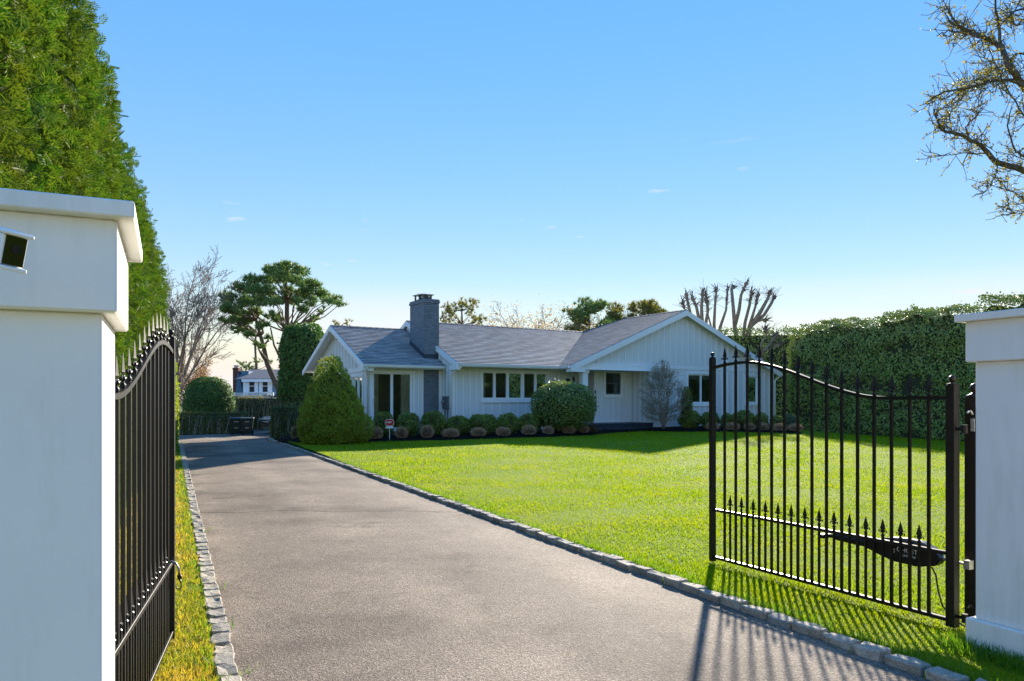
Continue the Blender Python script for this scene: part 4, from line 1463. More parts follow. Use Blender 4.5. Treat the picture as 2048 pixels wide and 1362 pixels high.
# downspouts
for p in (((.10, -.06, WE - .12), (.12, -.02, WE - .19), (.30, .36, WE - .40), (.32, .42, WE - .45), (.32, .42, -.2)), ((3.62, EY - .05, EZ - .12), (3.62, EY + .02, EZ - .18), (3.52, -.62, EZ - .40), (3.50, -.56, EZ - .46), (3.50, -.56, -.2)),
          ((GX1 + .12, -2.0, EZ - .08), (GX1 + .10, -1.98, EZ - .16), (22.22, -1.80, EZ - .40), (22.20, -1.77, EZ - .45), (22.20, -1.77, -.2))):
    m = MB(); m.tube(p, .038, 8); m.build('downspout', M['white'], house, smooth=True)

# ---- walls
W0 = 0.45; WM = -0.50; WG = -1.70; WA = 0.35
WB = -0.10
sl = (0.51, 2.26, 0.0, 2.26)
hw = wall(front(W0), 0.38, 2.74, WB, WE - .12, [sl])
battens(hw, front(W0), [.40, .44 + .0, 2.52, 2.72], WB, WE - .15, [(sl[0] - .12, sl[1] + .12, sl[2], sl[3] + .12)])
battens(hw, front(W0), [.7, 1.05, 1.4, 1.75, 2.1], 2.37, WE - .15)
boards(hw, front(W0), [(.38, .50 - .11, WB, WE - .16)], 'corner_board')
wn_ = window(front(W0), sl[0], sl[1], sl[2], sl[3], [(0.60, 1.31), (1.42, 2.17)], casing=.10, name='sliding_door', sill=False, curtain=[(0.56, .82), (1.80, 2.2)])
m = MB(); m.box(.545, W0 - .045, .95, .575, W0 + .018, 1.25); m.build('handle', M['white'], wn_, bevel=.004)
# brick panel of the fireplace and chimney
def uv_box(name, x0, y0, z0, x1, y1, z1, mat, parent):
    mb = MB()
    mb.box(x0, y0, z0, x1, y1, z1)
    me = bpy.data.meshes.new(name)
    me.from_pydata(mb.v, [], mb.f)
    bm = bmesh.new(); bm.from_mesh(me)
    bmesh.ops.recalc_face_normals(bm, faces=bm.faces)
    lay = bm.loops.layers.uv.new('UVMap')
    for f in bm.faces:
        for l in f.loops:
            c = l.vert.co
            l[lay].uv = (c.x, c.z) if abs(f.normal.y) > .5 else ((c.y + .1, c.z) if abs(f.normal.x) > .5 else (c.x, c.y))
    bm.to_mesh(me); bm.free()
    return link_mesh(name, me, mat, parent)
uv_box('brick_panel', 2.741, W0 - .02, WB - .3, 3.46, W0 + .2, WE - .125, M['brick'], house)
boards(house, front(W0), [(3.461, 3.60, WB, WE - .15)], 'corner_board', 0.03)
CH = uv_box('chimney', 2.93, 0.72, 2.60, 3.62, 2.14, 5.26, M['brick'], house)
uv_box('chimney_collar', 2.895, 0.685, 5.262, 3.655, 2.175, 5.345, M['brick'], CH)
uv_box('chimney_crown', 2.915, 0.705, 5.347, 3.635, 2.155, 5.42, M['brick'], CH)
for k, (x0, y0, x1, y1, z) in enumerate(((2.86, .78, 3.42, 1.35, 5.60), (3.02, 1.40, 3.70, 2.10, 5.68))):
    m = MB(); m.box(x0, y0, z, x1, y1, z + .03); m.build('flue_cap', M['steel'], CH)
    m = MB()
    for x in (x0 + .1, x1 - .1):
        for y in (y0 + .1, y1 - .1): m.box(x - .03, y - .03, 5.4205, x + .03, y + .03, z - .001)
    m.build('flue_leg', M['dark_grey'], CH)
    m = MB(); m.box(x0 + .14, y0 + .12, 5.4205, x1 - .14, y1 - .12, 5.52); m.build('flue', M['slate'], CH)
# flashing at the chimney foot
m = MB()
k_ = (WZ - WE) / 3.97
m.prism([(2.92, .66, WE + k_ * .66 + .03), (2.92, 2.14, WE + k_ * 2.14 + .03), (2.92, 2.14, WE + k_ * 2.14 + .22), (2.92, .66, WE + k_ * .66 + .20)], (-.012, 0, 0))
m.prism([(2.90, .708, WE + k_ * .70 + .03), (3.62, .708, WE + k_ * .70 + .03), (3.62, .708, WE + k_ * .7 + .20), (2.90, .708, WE + k_ * .7 + .20)], (0, -.012, 0))
m.build('flashing', M['slate'], house)

# left gable end of the wing
gl = Gable(W0, 3.97, 7.49, WE + .08, WZ - .06, WE + .08)
lw = (1.15, 2.35, 0.95, 2.12)
hw = wall(sideL(.38), W0 + .001, 7.49, WB, WE - .1, [lw], top=gl)
battens(hw, sideL(.38), [x for x in np.arange(W0 + .25, 7.4, .40)], WB, 2.30, [(lw[0] - .12, lw[1] + .12, lw[2] - .12, lw[3] + .12)])
battens(hw, sideL(.38), [x for x in np.arange(W0 + .25, 7.4, .40)], 2.48, lambda u: gl(u) - .16)
boards(hw, sideL(.38), [(W0 + .02, 7.49, 2.31, 2.47)], 'band_board', .028)
boards(hw, sideL(.38), [(W0 + .002, W0 + .12, WB, 2.31)], 'corner_board', .03)
window(sideL(.38), *lw, [(1.22, 1.72), (1.78, 2.28)])
m = MB()
m.tube([(.36, 3.55, 3.86), (.27, 3.50, 3.84), (.24, 3.40, 3.80)], .035, 8); m.tube([(.36, 3.75, 3.86), (.27, 3.80, 3.84), (.24, 3.9, 3.80)], .035, 8); m.box(.33, 3.52, 3.82, .378, 3.78, 3.92)
m.build('floodlight', M['dark_grey'], house)
# back wall of the wing
wall(front(7.49), .38, 3.6, WB, WE - .12)

# main block
mg = Gable(WM, RY, BYY - .7, EZ + .20, RZ - .06, EZ + .20)
hw = wall(sideL(3.60), WM + .001, BYY - .7, WB, EZ - .1, [], top=mg)
battens(hw, sideL(3.60), [WM + .2, WM + .45, WM + .75], WB, EZ - .15)
battens(hw, sideL(3.60), [x for x in np.arange(WM + .35, 6.4, .40)], EZ - .05, lambda u: mg(u) - .16)
boards(hw, sideL(3.60), [(WM + .002, WM + .13, WB, EZ - .17)], 'corner_board', .03)
bw = (5.06, 8.34, 1.21, 2.36)
hw = wall(front(WM), 3.60, 9.75, WB, EZ - .13, [bw])
def px_u(px):      # x on the main front wall from the picture column
    t = math.tan(math.atan((px - CX) / F)); c, s = math.cos(R(32.4)), math.sin(R(32.4))
    # point HO + x*(c,s) + WM*(-s,c); X/Y = t
    return (t * (HO.y + WM * c) - (HO.x - WM * s)) / (c - t * s)
lit = [(px_u(a), px_u(b)) for a, b in ((966, 987), (992, 1013), (1018.5, 1043.5), (1049, 1069), (1074, 1094))]
window(front(WM), *bw, lit, casing=.12, curtain=[(5.08, 5.24)])
hb = [(bw[0] - .125, bw[1] + .125, bw[2] - .16, bw[3] + .3)]
battens(hw, front(WM), [px_u(x) for x in (912, 926, 940, 947.5 + 5, 966, 983, 1000, 1018, 1035, 1051, 1068, 1085, 1103, 1118, 1131)], WB, EZ - .15, hb)
boards(hw, front(WM), [(3.602, 3.72, WB, EZ - .15)], 'corner_board', .03)
# entry alcove: set back, with door and side light, then the porch wall
hw2 = wall(front(WA), 9.75, 11.02, WB, EZ - .13, [(9.93, 10.68, 0.0, 2.32)])
window(front(WA), 9.93, 10.68, 0.0, 2.32, [(10.04, 10.57)], casing=.09, name='front_door', sill=False, bars=(.7,))
wall(lambda u, v, w: (9.75 - w, u, v), WM + .15, WA, WB, EZ - .13)
pw = (11.69, 12.61, 1.43, 2.44)
hw = wall(front(WM), 11.0, 13.30, WB + .14, EZ - .13, [pw])
window(front(WM), *pw, [(11.73, 12.57)], casing=.12, bars=(1.95,), dark=True)
battens(hw, front(WM), [11.2, 11.42, 11.82, 12.15, 12.48, 12.92, 13.10, 13.22], WB + .28, EZ - .15, [(pw[0] - .125, pw[1] + .125, pw[2] - .16, pw[3] + .3)])
boards(hw, front(WM), [(11.0, 11.10, WB + .14, EZ - .15), (11.101, 13.25, WB + .14, WB + .28)], 'corner_board', .03)
hw = wall(sideL(11.0), WM + .142, WA, WB, EZ - .13)
hw = wall(sideL(13.30), WG + .142, WM, WB, EZ - .13)
battens(hw, sideL(13.30), [-.75, -1.1, -1.45], WB + .14, EZ - .15)
m = MB(); m.box(11.02, WM - .05, 1.47, 11.08, WM - .031, 1.62); m.build('doorbell', M['black_plastic'], house)
m = MB(); m.box(9.34, WM - .16, 1.86, 9.52, WM - .02, 2.12); m.tube([(9.43, WM - .02, 2.0), (9.43, WM - .1, 2.16)], .015, 6); m.build('wall_lantern', M['black'], house, bevel=.006)

# right gable block
gg = Gable(GX0 + .3, GXR, GX1 - .3, EZ + .02, GZ - .13, EZ + .02)
w1, w2 = (15.84, 17.72, 1.02, 2.42), (20.04, 20.92, 1.02, 2.38)
hw = wall(front(WG), 13.30, 22.16, WB, EZ + .02, [w1, w2])
mb = MB()
for w in (0, .14): mb.poly([(GX0 + .3, WG + w, EZ + .021), (GX1 - .3, WG + w, EZ + .021), (GXR, WG + w, GZ - .10)])
gw = mb.build('wall', M['siding'], house)
us_hi = [x for x in np.arange(GXR - .40 * 16, GX1 - .4, .40)]
battens(gw, front(WG), us_hi, EZ + .16, lambda u: gg(u) - .15)
battens(hw, front(WG), [x for x in np.arange(13.42, 22.1, .40)], WB, EZ - .01, [(w1[0] - .125, w1[1] + .125, w1[2] - .16, w1[3] + .125), (w2[0] - .125, w2[1] + .125, w2[2] - .16, w2[3] + .125)])
boards(gw, front(WG), [(13.32, 22.1, EZ + .0, EZ + .15)], 'band_board', .03)
boards(hw, front(WG), [(22.04, 22.16, WB, EZ - .01), (13.30, 13.40, WB, EZ - .12)], 'corner_board', .03)
window(front(WG), *w1, [(15.90, 16.70), (16.80, 17.66)], casing=.12, shade=.20)
window(front(WG), *w2, [(20.10, 20.86)], casing=.12, shade=.17)
wall(lambda u, v, w: (22.16 - w, u, v), WG + .142, 8.6, WB, EZ)
wall(front(8.6), 3.6, 22.0, WB, EZ - .1)
# porch beam, column, deck and step
m = MB(); m.box(9.25, WG - .13, EZ - .125, 13.30, WG + .15, EZ + .15); m.build('porch_beam', M['white'], house, bevel=.005)
m = MB(); m.box(9.33, WG - .10, .12, 9.63, WG + .14, EZ - .126); co = m.build('porch_column', M['white'], house, bevel=.004)
m = MB(); m.box(9.27, WG - .15, EZ - .22, 9.69, WG + .19, EZ - .13); m.box(9.29, WG - .14, EZ - .30, 9.67, WG + .18, EZ - .222); m.build('capital', M['white'], co, bevel=.004)
m = MB(); m.box(9.29, WG - .14, .10, 9.67, WG + .18, .27); m.build('column_base', M['white'], co, bevel=.004)
m = MB(); m.box(8.9, WG - .30, -.45, 13.29, WA, .08); m.box(8.86, WG - .33, .0805, 13.29, WM - .02, .118); m.build('porch_deck', M['deck'], house, bevel=.006)
m = MB(); m.box(9.4, WG - .75, -.45, 11.9, WG - .331, -.10); m.build('porch_step', M['deck'], house, bevel=.006)
# foundation
m = MB()
m.box(.42, W0 + .04, -.5, 3.55, 7.4, WB - .002); m.box(3.64, WM + .04, -.5, 9.7, 8.5, WB - .002); m.box(13.33, WG + .05, -.5, 22.1, 8.5, WB - .002)
m.build('foundation', M['concrete'], house)
m = MB(); m.box(.5, W0 + .2, -.02, 3.6, 7.3, .0); m.box(3.6, WM + .2, -.02, 22.0, 8.5, .0)
m.build('floor', M['room'], house)
m = MB(); m.box(3.8, 3.5, .0, 21.8, 3.62, 2.5); m.box(.55, 4.2, 0, 3.5, 4.3, 2.4); m.build('inner_wall', M['room'], house)
m = MB(); m.box(.55, .6, 2.40, 3.58, 7.3, 2.43); m.box(3.8, -.3, 2.505, 21.8, 8.4, 2.52); m.build('ceiling', M['room'], house)
# electric meter on the side wall of the main block
m = MB(); m.box(3.46, -.30, .78, 3.598, .12, 1.32); me_ = m.build('electric_meter', M['dark_grey'], house, bevel=.008)
m = MB(); m.lathe([(.075, 0), (.085, .03), (.07, .07), (.02, .075)], 14); m.v = [(3.455 - z, .0 + x, 1.08 + y) for x, y, z in m.v]; m.build('meter_dial', M['steel'], me_)
m = MB(); m.tube([(3.54, -.18, -.3), (3.54, -.18, .78)], .022, 8); m.tube([(3.54, .02, -.3), (3.54, .02, .78)], .022, 8); m.build('conduit', M['dark_grey'], me_)

# ================================================================== PLANTING IN FRONT OF THE HOUSE
def in_bed(px, dy):
    """world point in the bed, dy metres behind its front edge, on the picture column px"""
    k = (px - CX) / F
    y = 29.0
    for _ in range(40):
        y = 0.6 * y + 0.4 * (float(bed_y(k * y)) + dy)
    x = k * y
    return Vector((x, y, float(lawn_h(np.float64(x), np.float64(bed_y(x)))) + 0.10))
def px_size(n, Y): return n / F * Y

BOX = [(748, 787, 825, 'clipped round boxwood behind the red yard sign'),
       (794, 838.5, 826, 'round boxwood in front of the sliding door'),
       (843.5, 891, 823, 'round boxwood below the dark brick panel'),
       (893, 940, 833, 'low spreading boxwood just right of the electric meter'),
       (940, 994, 829, 'big round boxwood at the left end of the five-pane window'),
       (994, 1037, 828, 'round boxwood under the middle of the five-pane window'),
       (1037, 1081, 828, 'round boxwood touching the large holly ball'),
       (1359.5, 1400.7, 821, 'round boxwood right of the bare vase-shaped shrub'),
       (1404, 1437, 824, 'round boxwood seen behind the free end of the gate'),
       (1442, 1467, 828, 'small round boxwood between the two right-hand windows'),
       (1466, 1508.6, 822, 'largest boxwood seen through the gate pickets'),
       (1510, 1535, 826, 'narrow boxwood below the rightmost window'),
       (1542, 1565, 832, 'small boxwood at the right corner of the house'),
       (1567, 1594, 829, 'bluish green boxwood past the right corner of the house')]
for i, (a, b, top, lab) in enumerate(BOX):
    p = in_bed((a + b) / 2, 1.55 if i < 7 else 1.45)
    rx = px_size(b - a, p.y) / 2
    zt = HC + (HY - top) / F * p.y
    shrub('boxwood', p, rx, (zt - p.z) / 2, int(2600 * (rx / .4) ** 2), 0.062, M['box_blue'] if i == 13 else M['box'], lab, group='boxwoods along the house', power=2.35, lumps=.075)
MOUND = [(583, 600, 853, 'dry brown mound half hidden behind the cone shrub'), (735.6, 763.6, 855, 'dry tan mound left of the red yard sign'), (791.7, 814, 855, 'dry tan mound just right of the yard sign'),
         (843, 866, 852, 'rounded dry mound below the brick panel'), (886.5, 917, 859, 'wide flat dry mound below the electric meter'), (943.5, 970.6, 857, 'dry tan mound at the left end of the five-pane window'),
         (993.7, 1019.5, 856, 'dry tan mound under the middle of the five-pane window'), (1045, 1070, 852, 'dry tan mound left of the large holly ball'), (1086.8, 1105.8, 855, 'small dry mound at the left foot of the holly ball'),
         (1126, 1149, 854, 'dry tan mound in front of the holly ball'), (1161, 1176.4, 856, 'smallest dry mound, next to the dark brown one'), (1176, 1195, 853, 'dark brown mound at the left end of the porch step'),
         (1413, 1436.6, 851, 'dry mound at the free end of the gate'), (1453, 1478, 848, 'tall dry mound seen between the first gate pickets'), (1490, 1508.6, 849, 'round dry mound below the largest boxwood behind the gate'),
         (1518, 1535, 853, 'low dry mound below the rightmost window'), (1547.7, 1573, 852, 'wide dry mound at the right corner of the house'), (1579.6, 1604, 853, 'last dry mound at the right end of the bed')]
for i, (a, b, top, lab) in enumerate(MOUND):
    p = in_bed((a + b) / 2, 0.50)
    rx = px_size(b - a, p.y) / 2
    zt = max(HC + (HY - top) / F * p.y, p.z + .26)
    dk = i == 11
    shrub('dry_shrub', p, rx, (zt - p.z) / 2, int(1500 * (rx / .25) ** 2), 0.075, M['mound_dark'] if dk else M['mound'], lab, group='cut-back dry shrubs in the bed', power=2.2, lumps=.06, core=M['mound_dark'], tmpl=NEEDLE, out=4.5)

# large holly ball
p = in_bed(1127, 1.2)
rx = px_size(118, p.y) / 2
zt = HC + (HY - 765) / F * p.y
shrub('holly_bush', p, rx, (zt - p.z) / 2 * .97, 11000, 0.075, M['holly'], 'large clipped holly ball in front of the porch column', power=2.6, lumps=.03, cz=(zt - p.z) / 2 * 1.04)

# cone shrub (dwarf spruce): lumpy cone of short needles
def cone_shrub(base, R0, H, n, label):
    root = empty('cone_shrub', base)
    h = 1 - np.sqrt(1 - rng.random(n) * 0.995)
    ang = rng.random(n) * 2 * np.pi
    prof = lambda t: R0 * np.where(t < .12, .82 + 1.5 * t, 1.0) * (1 - np.clip((t - .12) / .88, 0, 1) ** 1.55) + 0.05
    r = prof(h)
    p = np.stack([r * np.cos(ang), r * np.sin(ang), h * H], 1)
    slope_ = unit(np.stack([np.cos(ang), np.sin(ang), np.full(n, .55)], 1))
    lum = lump(p, 2.0, 2.0) * .05 + lump(p, 4.6, 5.0) * .09 + lump(p, 9.0, 1.0) * .05
    p = p + slope_ * (lum - np.abs(rng.normal(size=n)) * .06)[:, None]
    d = unit(slope_ * .25 + rand_dirs(n) * .6 + np.array([0, 0, .35]))
    nn_ = slope_
    # a second small lobe at the right foot
    m2 = n // 14
    u = rand_dirs(m2)
    q = u * np.array([.36, .4, .5]) * (1 - .08 * np.abs(rng.normal(size=m2)))[:, None] + np.array([R0 * 1.0, -.1, .52])
    p = np.concatenate([p, q]); d = np.concatenate([d, unit(u * .25 + rand_dirs(m2) * .6 + np.array([0, 0, .3]))]); nn_ = np.concatenate([nn_, u])
    p[:, 2] = np.maximum(p[:, 2], .02)
    scatter('foliage', RHOMB, p, d, unit(nn_ * 1.1 + rand_dirs(len(p)) * .8), 0.085 * (.6 + .8 * rng.random(len(p))), M['cone'], root, wid=.6)
    mb = MB()
    mb.lathe([(float(prof(np.array([t]))[0]) * .82, t * H) for t in (0, .1, .25, .4, .55, .66)] + [(R0 * .12, H * .78), (.02, H * .84)], 18)
    mb.build('inner_twigs', M['hedge_core'], root, smooth=True)
    m = MB(); m.tube([(0, 0, -.1), (0, 0, .5)], .07, 8); m.build('trunk', M['bark'], root)
    return tag(root, label, 'shrub')
b = on_ground(664, 884, .12)
cone_shrub((b.x, b.y, .10), px_size(124, b.y) / 2, px_size(884 - 698, b.y), 26000, 'big lumpy cone-shaped evergreen at the left corner of the house')

# bare vase-shaped shrub in front of the porch wall
p = in_bed(1327, 0.75)
H = HC + (HY - 722) / F * p.y - p.z
root = empty('vase_shrub', p)
hw_ = px_size(100, p.y) / 2
def egg_r(z):
    t = min(max(z / H, 0.0), 1.0)
    return hw_ * max(0.06, math.sin(math.pi * t ** 0.85) ** 0.60)
mb, tips = MB(), []
stems = []
def bez(a, c, b, n=7):
    return [a * (1 - t) ** 2 + c * (2 * t * (1 - t)) + b * t * t for t in [i / n for i in range(n + 1)]]
def wob(P_, s):
    return [q if i == 0 else q + Vector((random.gauss(0, s), random.gauss(0, s), random.gauss(0, s))) for i, q in enumerate(P_)]
for k in range(17):
    a = 2.4 * k
    z = H * random.uniform(.62, .99)
    rr = egg_r(z) * random.uniform(.25, .95)
    end = Vector((math.cos(a) * rr, math.sin(a) * rr, z))
    ctl = Vector((end.x * .75, end.y * .75, .22 + z * .38))
    P_ = wob(bez(Vector((math.cos(a) * .05, math.sin(a) * .05, .16)), ctl, end, 9), .014)
    mb.tube(P_, [.030 - .024 * i / 9 for i in range(10)], 6, cap=False)
    stems.append(P_)
subs = []
for k in range(210):
    z = H * random.uniform(.16, 1.0)
    a = random.uniform(0, 2 * math.pi)
    rr = egg_r(z) * math.sqrt(random.uniform(.35, 1.0))
    end = Vector((math.cos(a) * rr, math.sin(a) * rr, z))
    cand = [q for S in stems for q in S[1:8] if q.z < z - .12]
    if not cand: continue
    st = min(cand, key=lambda q: (q - end).length + random.uniform(0, .35))
    ctl = st.lerp(end, .5) + Vector((end.x - st.x, end.y - st.y, 0)) * .18 - Vector((0, 0, .04))
    P_ = wob(bez(st, ctl, end, 6), .012)
    mb.tube(P_, [.013 - .0075 * i / 6 for i in range(7)], 4, cap=False)
    subs.append(P_)
for k in range(1300):
    S = random.choice(subs)
    st = S[random.randrange(2, len(S))]
    d = nrm3(Vector((st.x * .9, st.y * .9, .55)) + Vector((random.gauss(0, .45), random.gauss(0, .45), random.gauss(0, .35))))
    end = st + d * random.uniform(.10, .30)
    lim = egg_r(end.z) * 1.03
    rr = math.hypot(end.x, end.y)
    if rr > lim: end = Vector((end.x * lim / rr, end.y * lim / rr, end.z))
    if end.z > H: end.z = H
    mb.tube([st, st.lerp(end, .5) + Vector((random.gauss(0, .012), random.gauss(0, .012), .01)), end], [.0075, .006, .0045], 3, cap=False)
    tips.append(end)
mb.build('branches', simple('bleached_twig_bark', (0.45, 0.36, 0.27), (0.28, 0.225, 0.17), 10, 0.9, 0.2), root)
m = MB(); m.tube([(0, 0, -.1), (0, 0, .12), (0, 0, .26)], [.085, .075, .09], 8); m.build('trunk', M['bark'], root)
q = np.array([tuple(t) for t in tips])
q = np.repeat(q, 2, axis=0) + rng.normal(size=(len(q) * 2, 3)) * .03
scatter('buds', RHOMB, q, rand_dirs(len(q)) + np.array([0, 0, .5]), rand_dirs(len(q)), .036, M['olive_leaf'], root)
tag(root, 'bare vase-shaped shrub with fine twigs in front of the porch', 'shrub')
# evergreen ball half hidden behind it
p2 = in_bed(1373, 1.2)
shrub('upright_evergreen', p2, .27, (HC + (HY - 772) / F * p2.y - p2.z) / 2, 1800, .06, M['box'], 'olive evergreen peeping out behind the vase-shaped shrub', power=2.1)

# yard sign
p = in_bed(779, 0.25)
root = empty('yard_sign', p, R(8))
zc = HC + (HY - 845) / F * p.y - p.z
s_ = px_size(8.2, p.y)
m = MB(); m.tube([(0, .012, -.1), (0, .012, zc + .02)], .012, 8); m.build('stake', M['white'], root)
def disc(r1, r2, y0, y1, name, mat, par):
    m = MB()
    n = 28
    m.prism([(r1 * math.copysign(abs(math.cos(a)) ** .8, math.cos(a)), y0, zc + r2 * math.copysign(abs(math.sin(a)) ** .8, math.sin(a))) for a in [2 * math.pi * k / n for k in range(n)]], (0, y1 - y0, 0))
    return m.build(name, mat, par)
pl = disc(s_ * 1.12, s_ * .86, -.004, .004, 'sign_plate', M['white'], root)
disc(s_ * 1.03, s_ * .77, -.008, -.005, 'red_face', M['red'], pl)
m = MB()
for x0, x1, z0, z1 in ((-.45, .55, .10, .26), (-.45, .40, -.14, .02)):
    n = 7
    for k in range(n):
        a = x0 + (x1 - x0) * k / n
        m.box(s_ * a, -.011, zc + s_ * z0, s_ * (a + (x1 - x0) / n * .68), -.0085, zc + s_ * z1)
m.prism([(s_ * (-.68 + .13 * math.cos(2 * math.pi * k / 10)), -.011, zc + s_ * (.03 + .14 * math.sin(2 * math.pi * k / 10))) for k in range(10)], (0, .0025, 0))
m.build('white_print', M['white'], pl)
m = MB(); m.box(-s_ * .92, -.005, zc - s_ * 1.42, s_ * .95, .005, zc - s_ * .90); m.build('lower_panel', M['white'], root)
tag(root, 'small red and white security sign on a stake', 'sign')

# ================================================================== END OF THE DRIVE
def bin_(px, y, rz, label):
    b = at(px, 866, y)
    root = empty('wheeled_bin', (b.x, y, DZ + .01), rz)
    h = HC + (HY - 835) / F * y - DZ
    m = MB()
    v = [(x, yy, 0.06) for yy in (-.20, .22) for x in (-.20, .20)] + [(x, yy, h - .07) for yy in (-.30, .28) for x in (-.27, .27)]
    m.add(v, [(0, 2, 3, 1), (4, 5, 7, 6), (0, 1, 5, 4), (2, 6, 7, 3), (0, 4, 6, 2), (1, 3, 7, 5)])
    m.build('body', M['bin'], root, bevel=.02, segs=2)
    m = MB(); m.prism([(-.30, -.34, h - .069), (-.30, .30, h - .069), (-.30, .28, h - .015), (-.30, -.02, h + .01), (-.30, -.30, h - .03)], (.60, 0, 0)); m.build('lid', M['bin'], root, bevel=.01)
    m = MB(); m.tube([(-.24, .33, h - .09), (.24, .33, h - .09)], .018, 8); m.build('handle', M['bin'], root)
    for s in (-1, 1):
        m = MB(); m.lathe([(.05, -.03), (.11, -.03), (.11, .03), (.05, .03)], 14); m.v = [(s * .23 + z, .24 + x, .11 + yy) for x, yy, z in m.v]; m.build('wheel', M['tyre'], root)
    m = MB(); m.box(-.09, -.272, h * .40, .09, -.266, h * .44, None); m.box(-.10, -.300, h * .74, .10, -.294, h * .78); m.build('label', M['steel'], root)
    return tag(root, label, 'bin', 'two wheeled bins at the end of the drive')
bin_(474, 34.2, R(14), 'dark green wheeled bin on the left, beside the low hedge')
bin_(494.5, 34.0, R(18), 'dark green wheeled bin on the right of the pair')

# parked car, nearly all of it hidden behind the square hedge
root = empty('parked_car', (-10.15, 36.75, DZ + .01), R(-57.6))
prof = [(-2.1, .35), (-2.12, .62), (-1.98, .80), (-1.15, .95), (-.55, 1.27), (.95, 1.30), (1.70, 1.00), (2.1, .92), (2.14, .40), (1.9, .30), (-1.9, .30)]
m = MB(); m.prism([(-.88, y, z) for y, z in prof], (1.76, 0, 0)); m.build('body', M['car'], root, bevel=.06, segs=2)
g = simple('car_glass', (.35, .42, .46), None, 3, .05, .6)
m = MB(); m.prism([(-.70, -1.135, .985), (.70, -1.135, .985), (.62, -.60, 1.24), (-.62, -.60, 1.24)], (0, -.02, .012)); m.build('windscreen', g, root)
for s in (-1, 1):
    m = MB(); m.prism([(s * .882, -.95, .98), (s * .882, -.50, 1.22), (s * .882, .85, 1.24), (s * .882, 1.40, 1.02)], (s * .006, 0, 0)); m.build('side_window', g, root)
    m = MB(); m.box(s * .80 - .11, -2.15, .60, s * .80 + .06, -2.02, .74); m.build('headlight', M['steel'], root, bevel=.02)
    m = MB(); m.box(s * .97 - .08, -.95, .98, s * .97 + .08, -.80, 1.10); m.build('mirror', M['car'], root, bevel=.02)
    for y in (-1.35, 1.35):
        m = MB(); m.lathe([(.18, -.10), (.33, -.10), (.33, .10), (.18, .10)], 20); m.v = [(s * .80 + z, y + x, .33 + yy) for x, yy, z in m.v]
        wh = m.build('wheel', M['tyre'], root)
        m = MB(); m.lathe([(.02, -.09), (.178, -.09), (.178, .105), (.02, .09)], 14); m.v = [(s * .80 + z, y + x, .33 + yy) for x, yy, z in m.v]; m.build('rim', M['steel'], wh)
tag(root, 'dark parked car almost hidden behind the square hedge', 'car')

# dome shrub behind the low hedge
b = at(418, 826, 38.0)
shrub('dome_shrub', (b.x, b.y, -.1), px_size(95, 38) / 2, (HC + (HY - 741) / F * 38 + .1) / 2 * 1.0, 17000, .065, M['dome'], 'tall smooth dark green dome shrub behind the low hedge', power=2.5, lumps=.012, cz=(HC + (HY - 741) / F * 38 + .1) * .40, ry=1.25)
b.z = 0

# ================================================================== NEIGHBOURING HOUSE
NY = 60.0
def nx(px): return (px - CX) / F * NY
def nz(py): return HC + (HY - py) / F * NY
nb = empty('neighbour_house', (nx(487), NY, 0))
ox = nx(487)
xl, xr = 0.0, nx(566) - ox
ze, zr = nz(758), nz(741)
wh0 = MB(); wh0.box(xl, 0, -.2, xr, 6.5, ze); wh0.build('wall', M['blue_siding'], nb)
m = MB(); m.prism([(xl, 0.001, ze), (xl, 3.2, zr + .05), (xl, 6.5, ze)], (.02, 0, 0)); m.build('gable_wall', M['blue_siding'], nb)
# lean-to left flank with the long dark roof slope
m = MB(); m.prism([(xl - .01, 1.2, -.2), (nx(461) - ox, 1.2, -.2), (nx(461) - ox, 1.2, nz(775)), (nx(465) - ox, 1.2, nz(741)), (xl - .01, 1.2, nz(741))], (0, 5, 0)); m.build('wall', M['blue_siding'], nb)
m = MB(); m.prism([(nx(465) - ox, 1.15, nz(741)), (nx(470) - ox, 1.15, nz(741)), (nx(485) - ox, 1.15, nz(795)), (nx(478) - ox, 1.15, nz(795))], (0, .1, 0)); m.build('roof_slope', simple('dark_blue_trim', (.02, .035, .06)), nb)
for sgn, y0, y1 in ((1, -.35, 3.2), (-1, 6.8, 3.2)):
    m = MB(); m.prism([(xl - .6, y0, ze - .08), (xr + .3, y0, ze - .08), (xr + .3, y1, zr + .12), (xl - .6, y1, zr + .12)], (0, 0, .1)); m.build('roof', M['grey_roof'], nb)
m = MB(); m.box(xl - .02, -.40, ze - .24, xr + .3, -.36, ze - .02); m.build('fascia', M['white'], nb)
m = MB(); m.box(xl - .02, -.03, -.2, xl + .18, -.002, ze - .1); m.build('corner_board', M['white'], nb)
for a, b_ in ((499.5, 509), (526, 535.5)):
    u0, u1, v0, v1 = nx(a) - ox, nx(b_) - ox, nz(784), nz(760.5)
    m = MB(); m.box(u0 - .06, -.05, v0 - .06, u1 + .06, -.01, v1 + .06); w_ = m.build('window', M['white'], nb)
    mid = (v0 + v1) / 2
    for c0, c1 in ((v0, mid - .03), (mid + .03, v1)):
        m = MB(); m.box(u0, -.07, c0, u1, -.052, c1); m.build('pane', M['black_plastic'], w_)
    sw = (u1 - u0) * .78
    for s0 in (u0 - .07 - sw, u1 + .07):
        m = MB(); m.box(s0, -.06, v0 - .05, s0 + sw, -.012, v1 + .05); m.build('shutter', M['white'], nb)
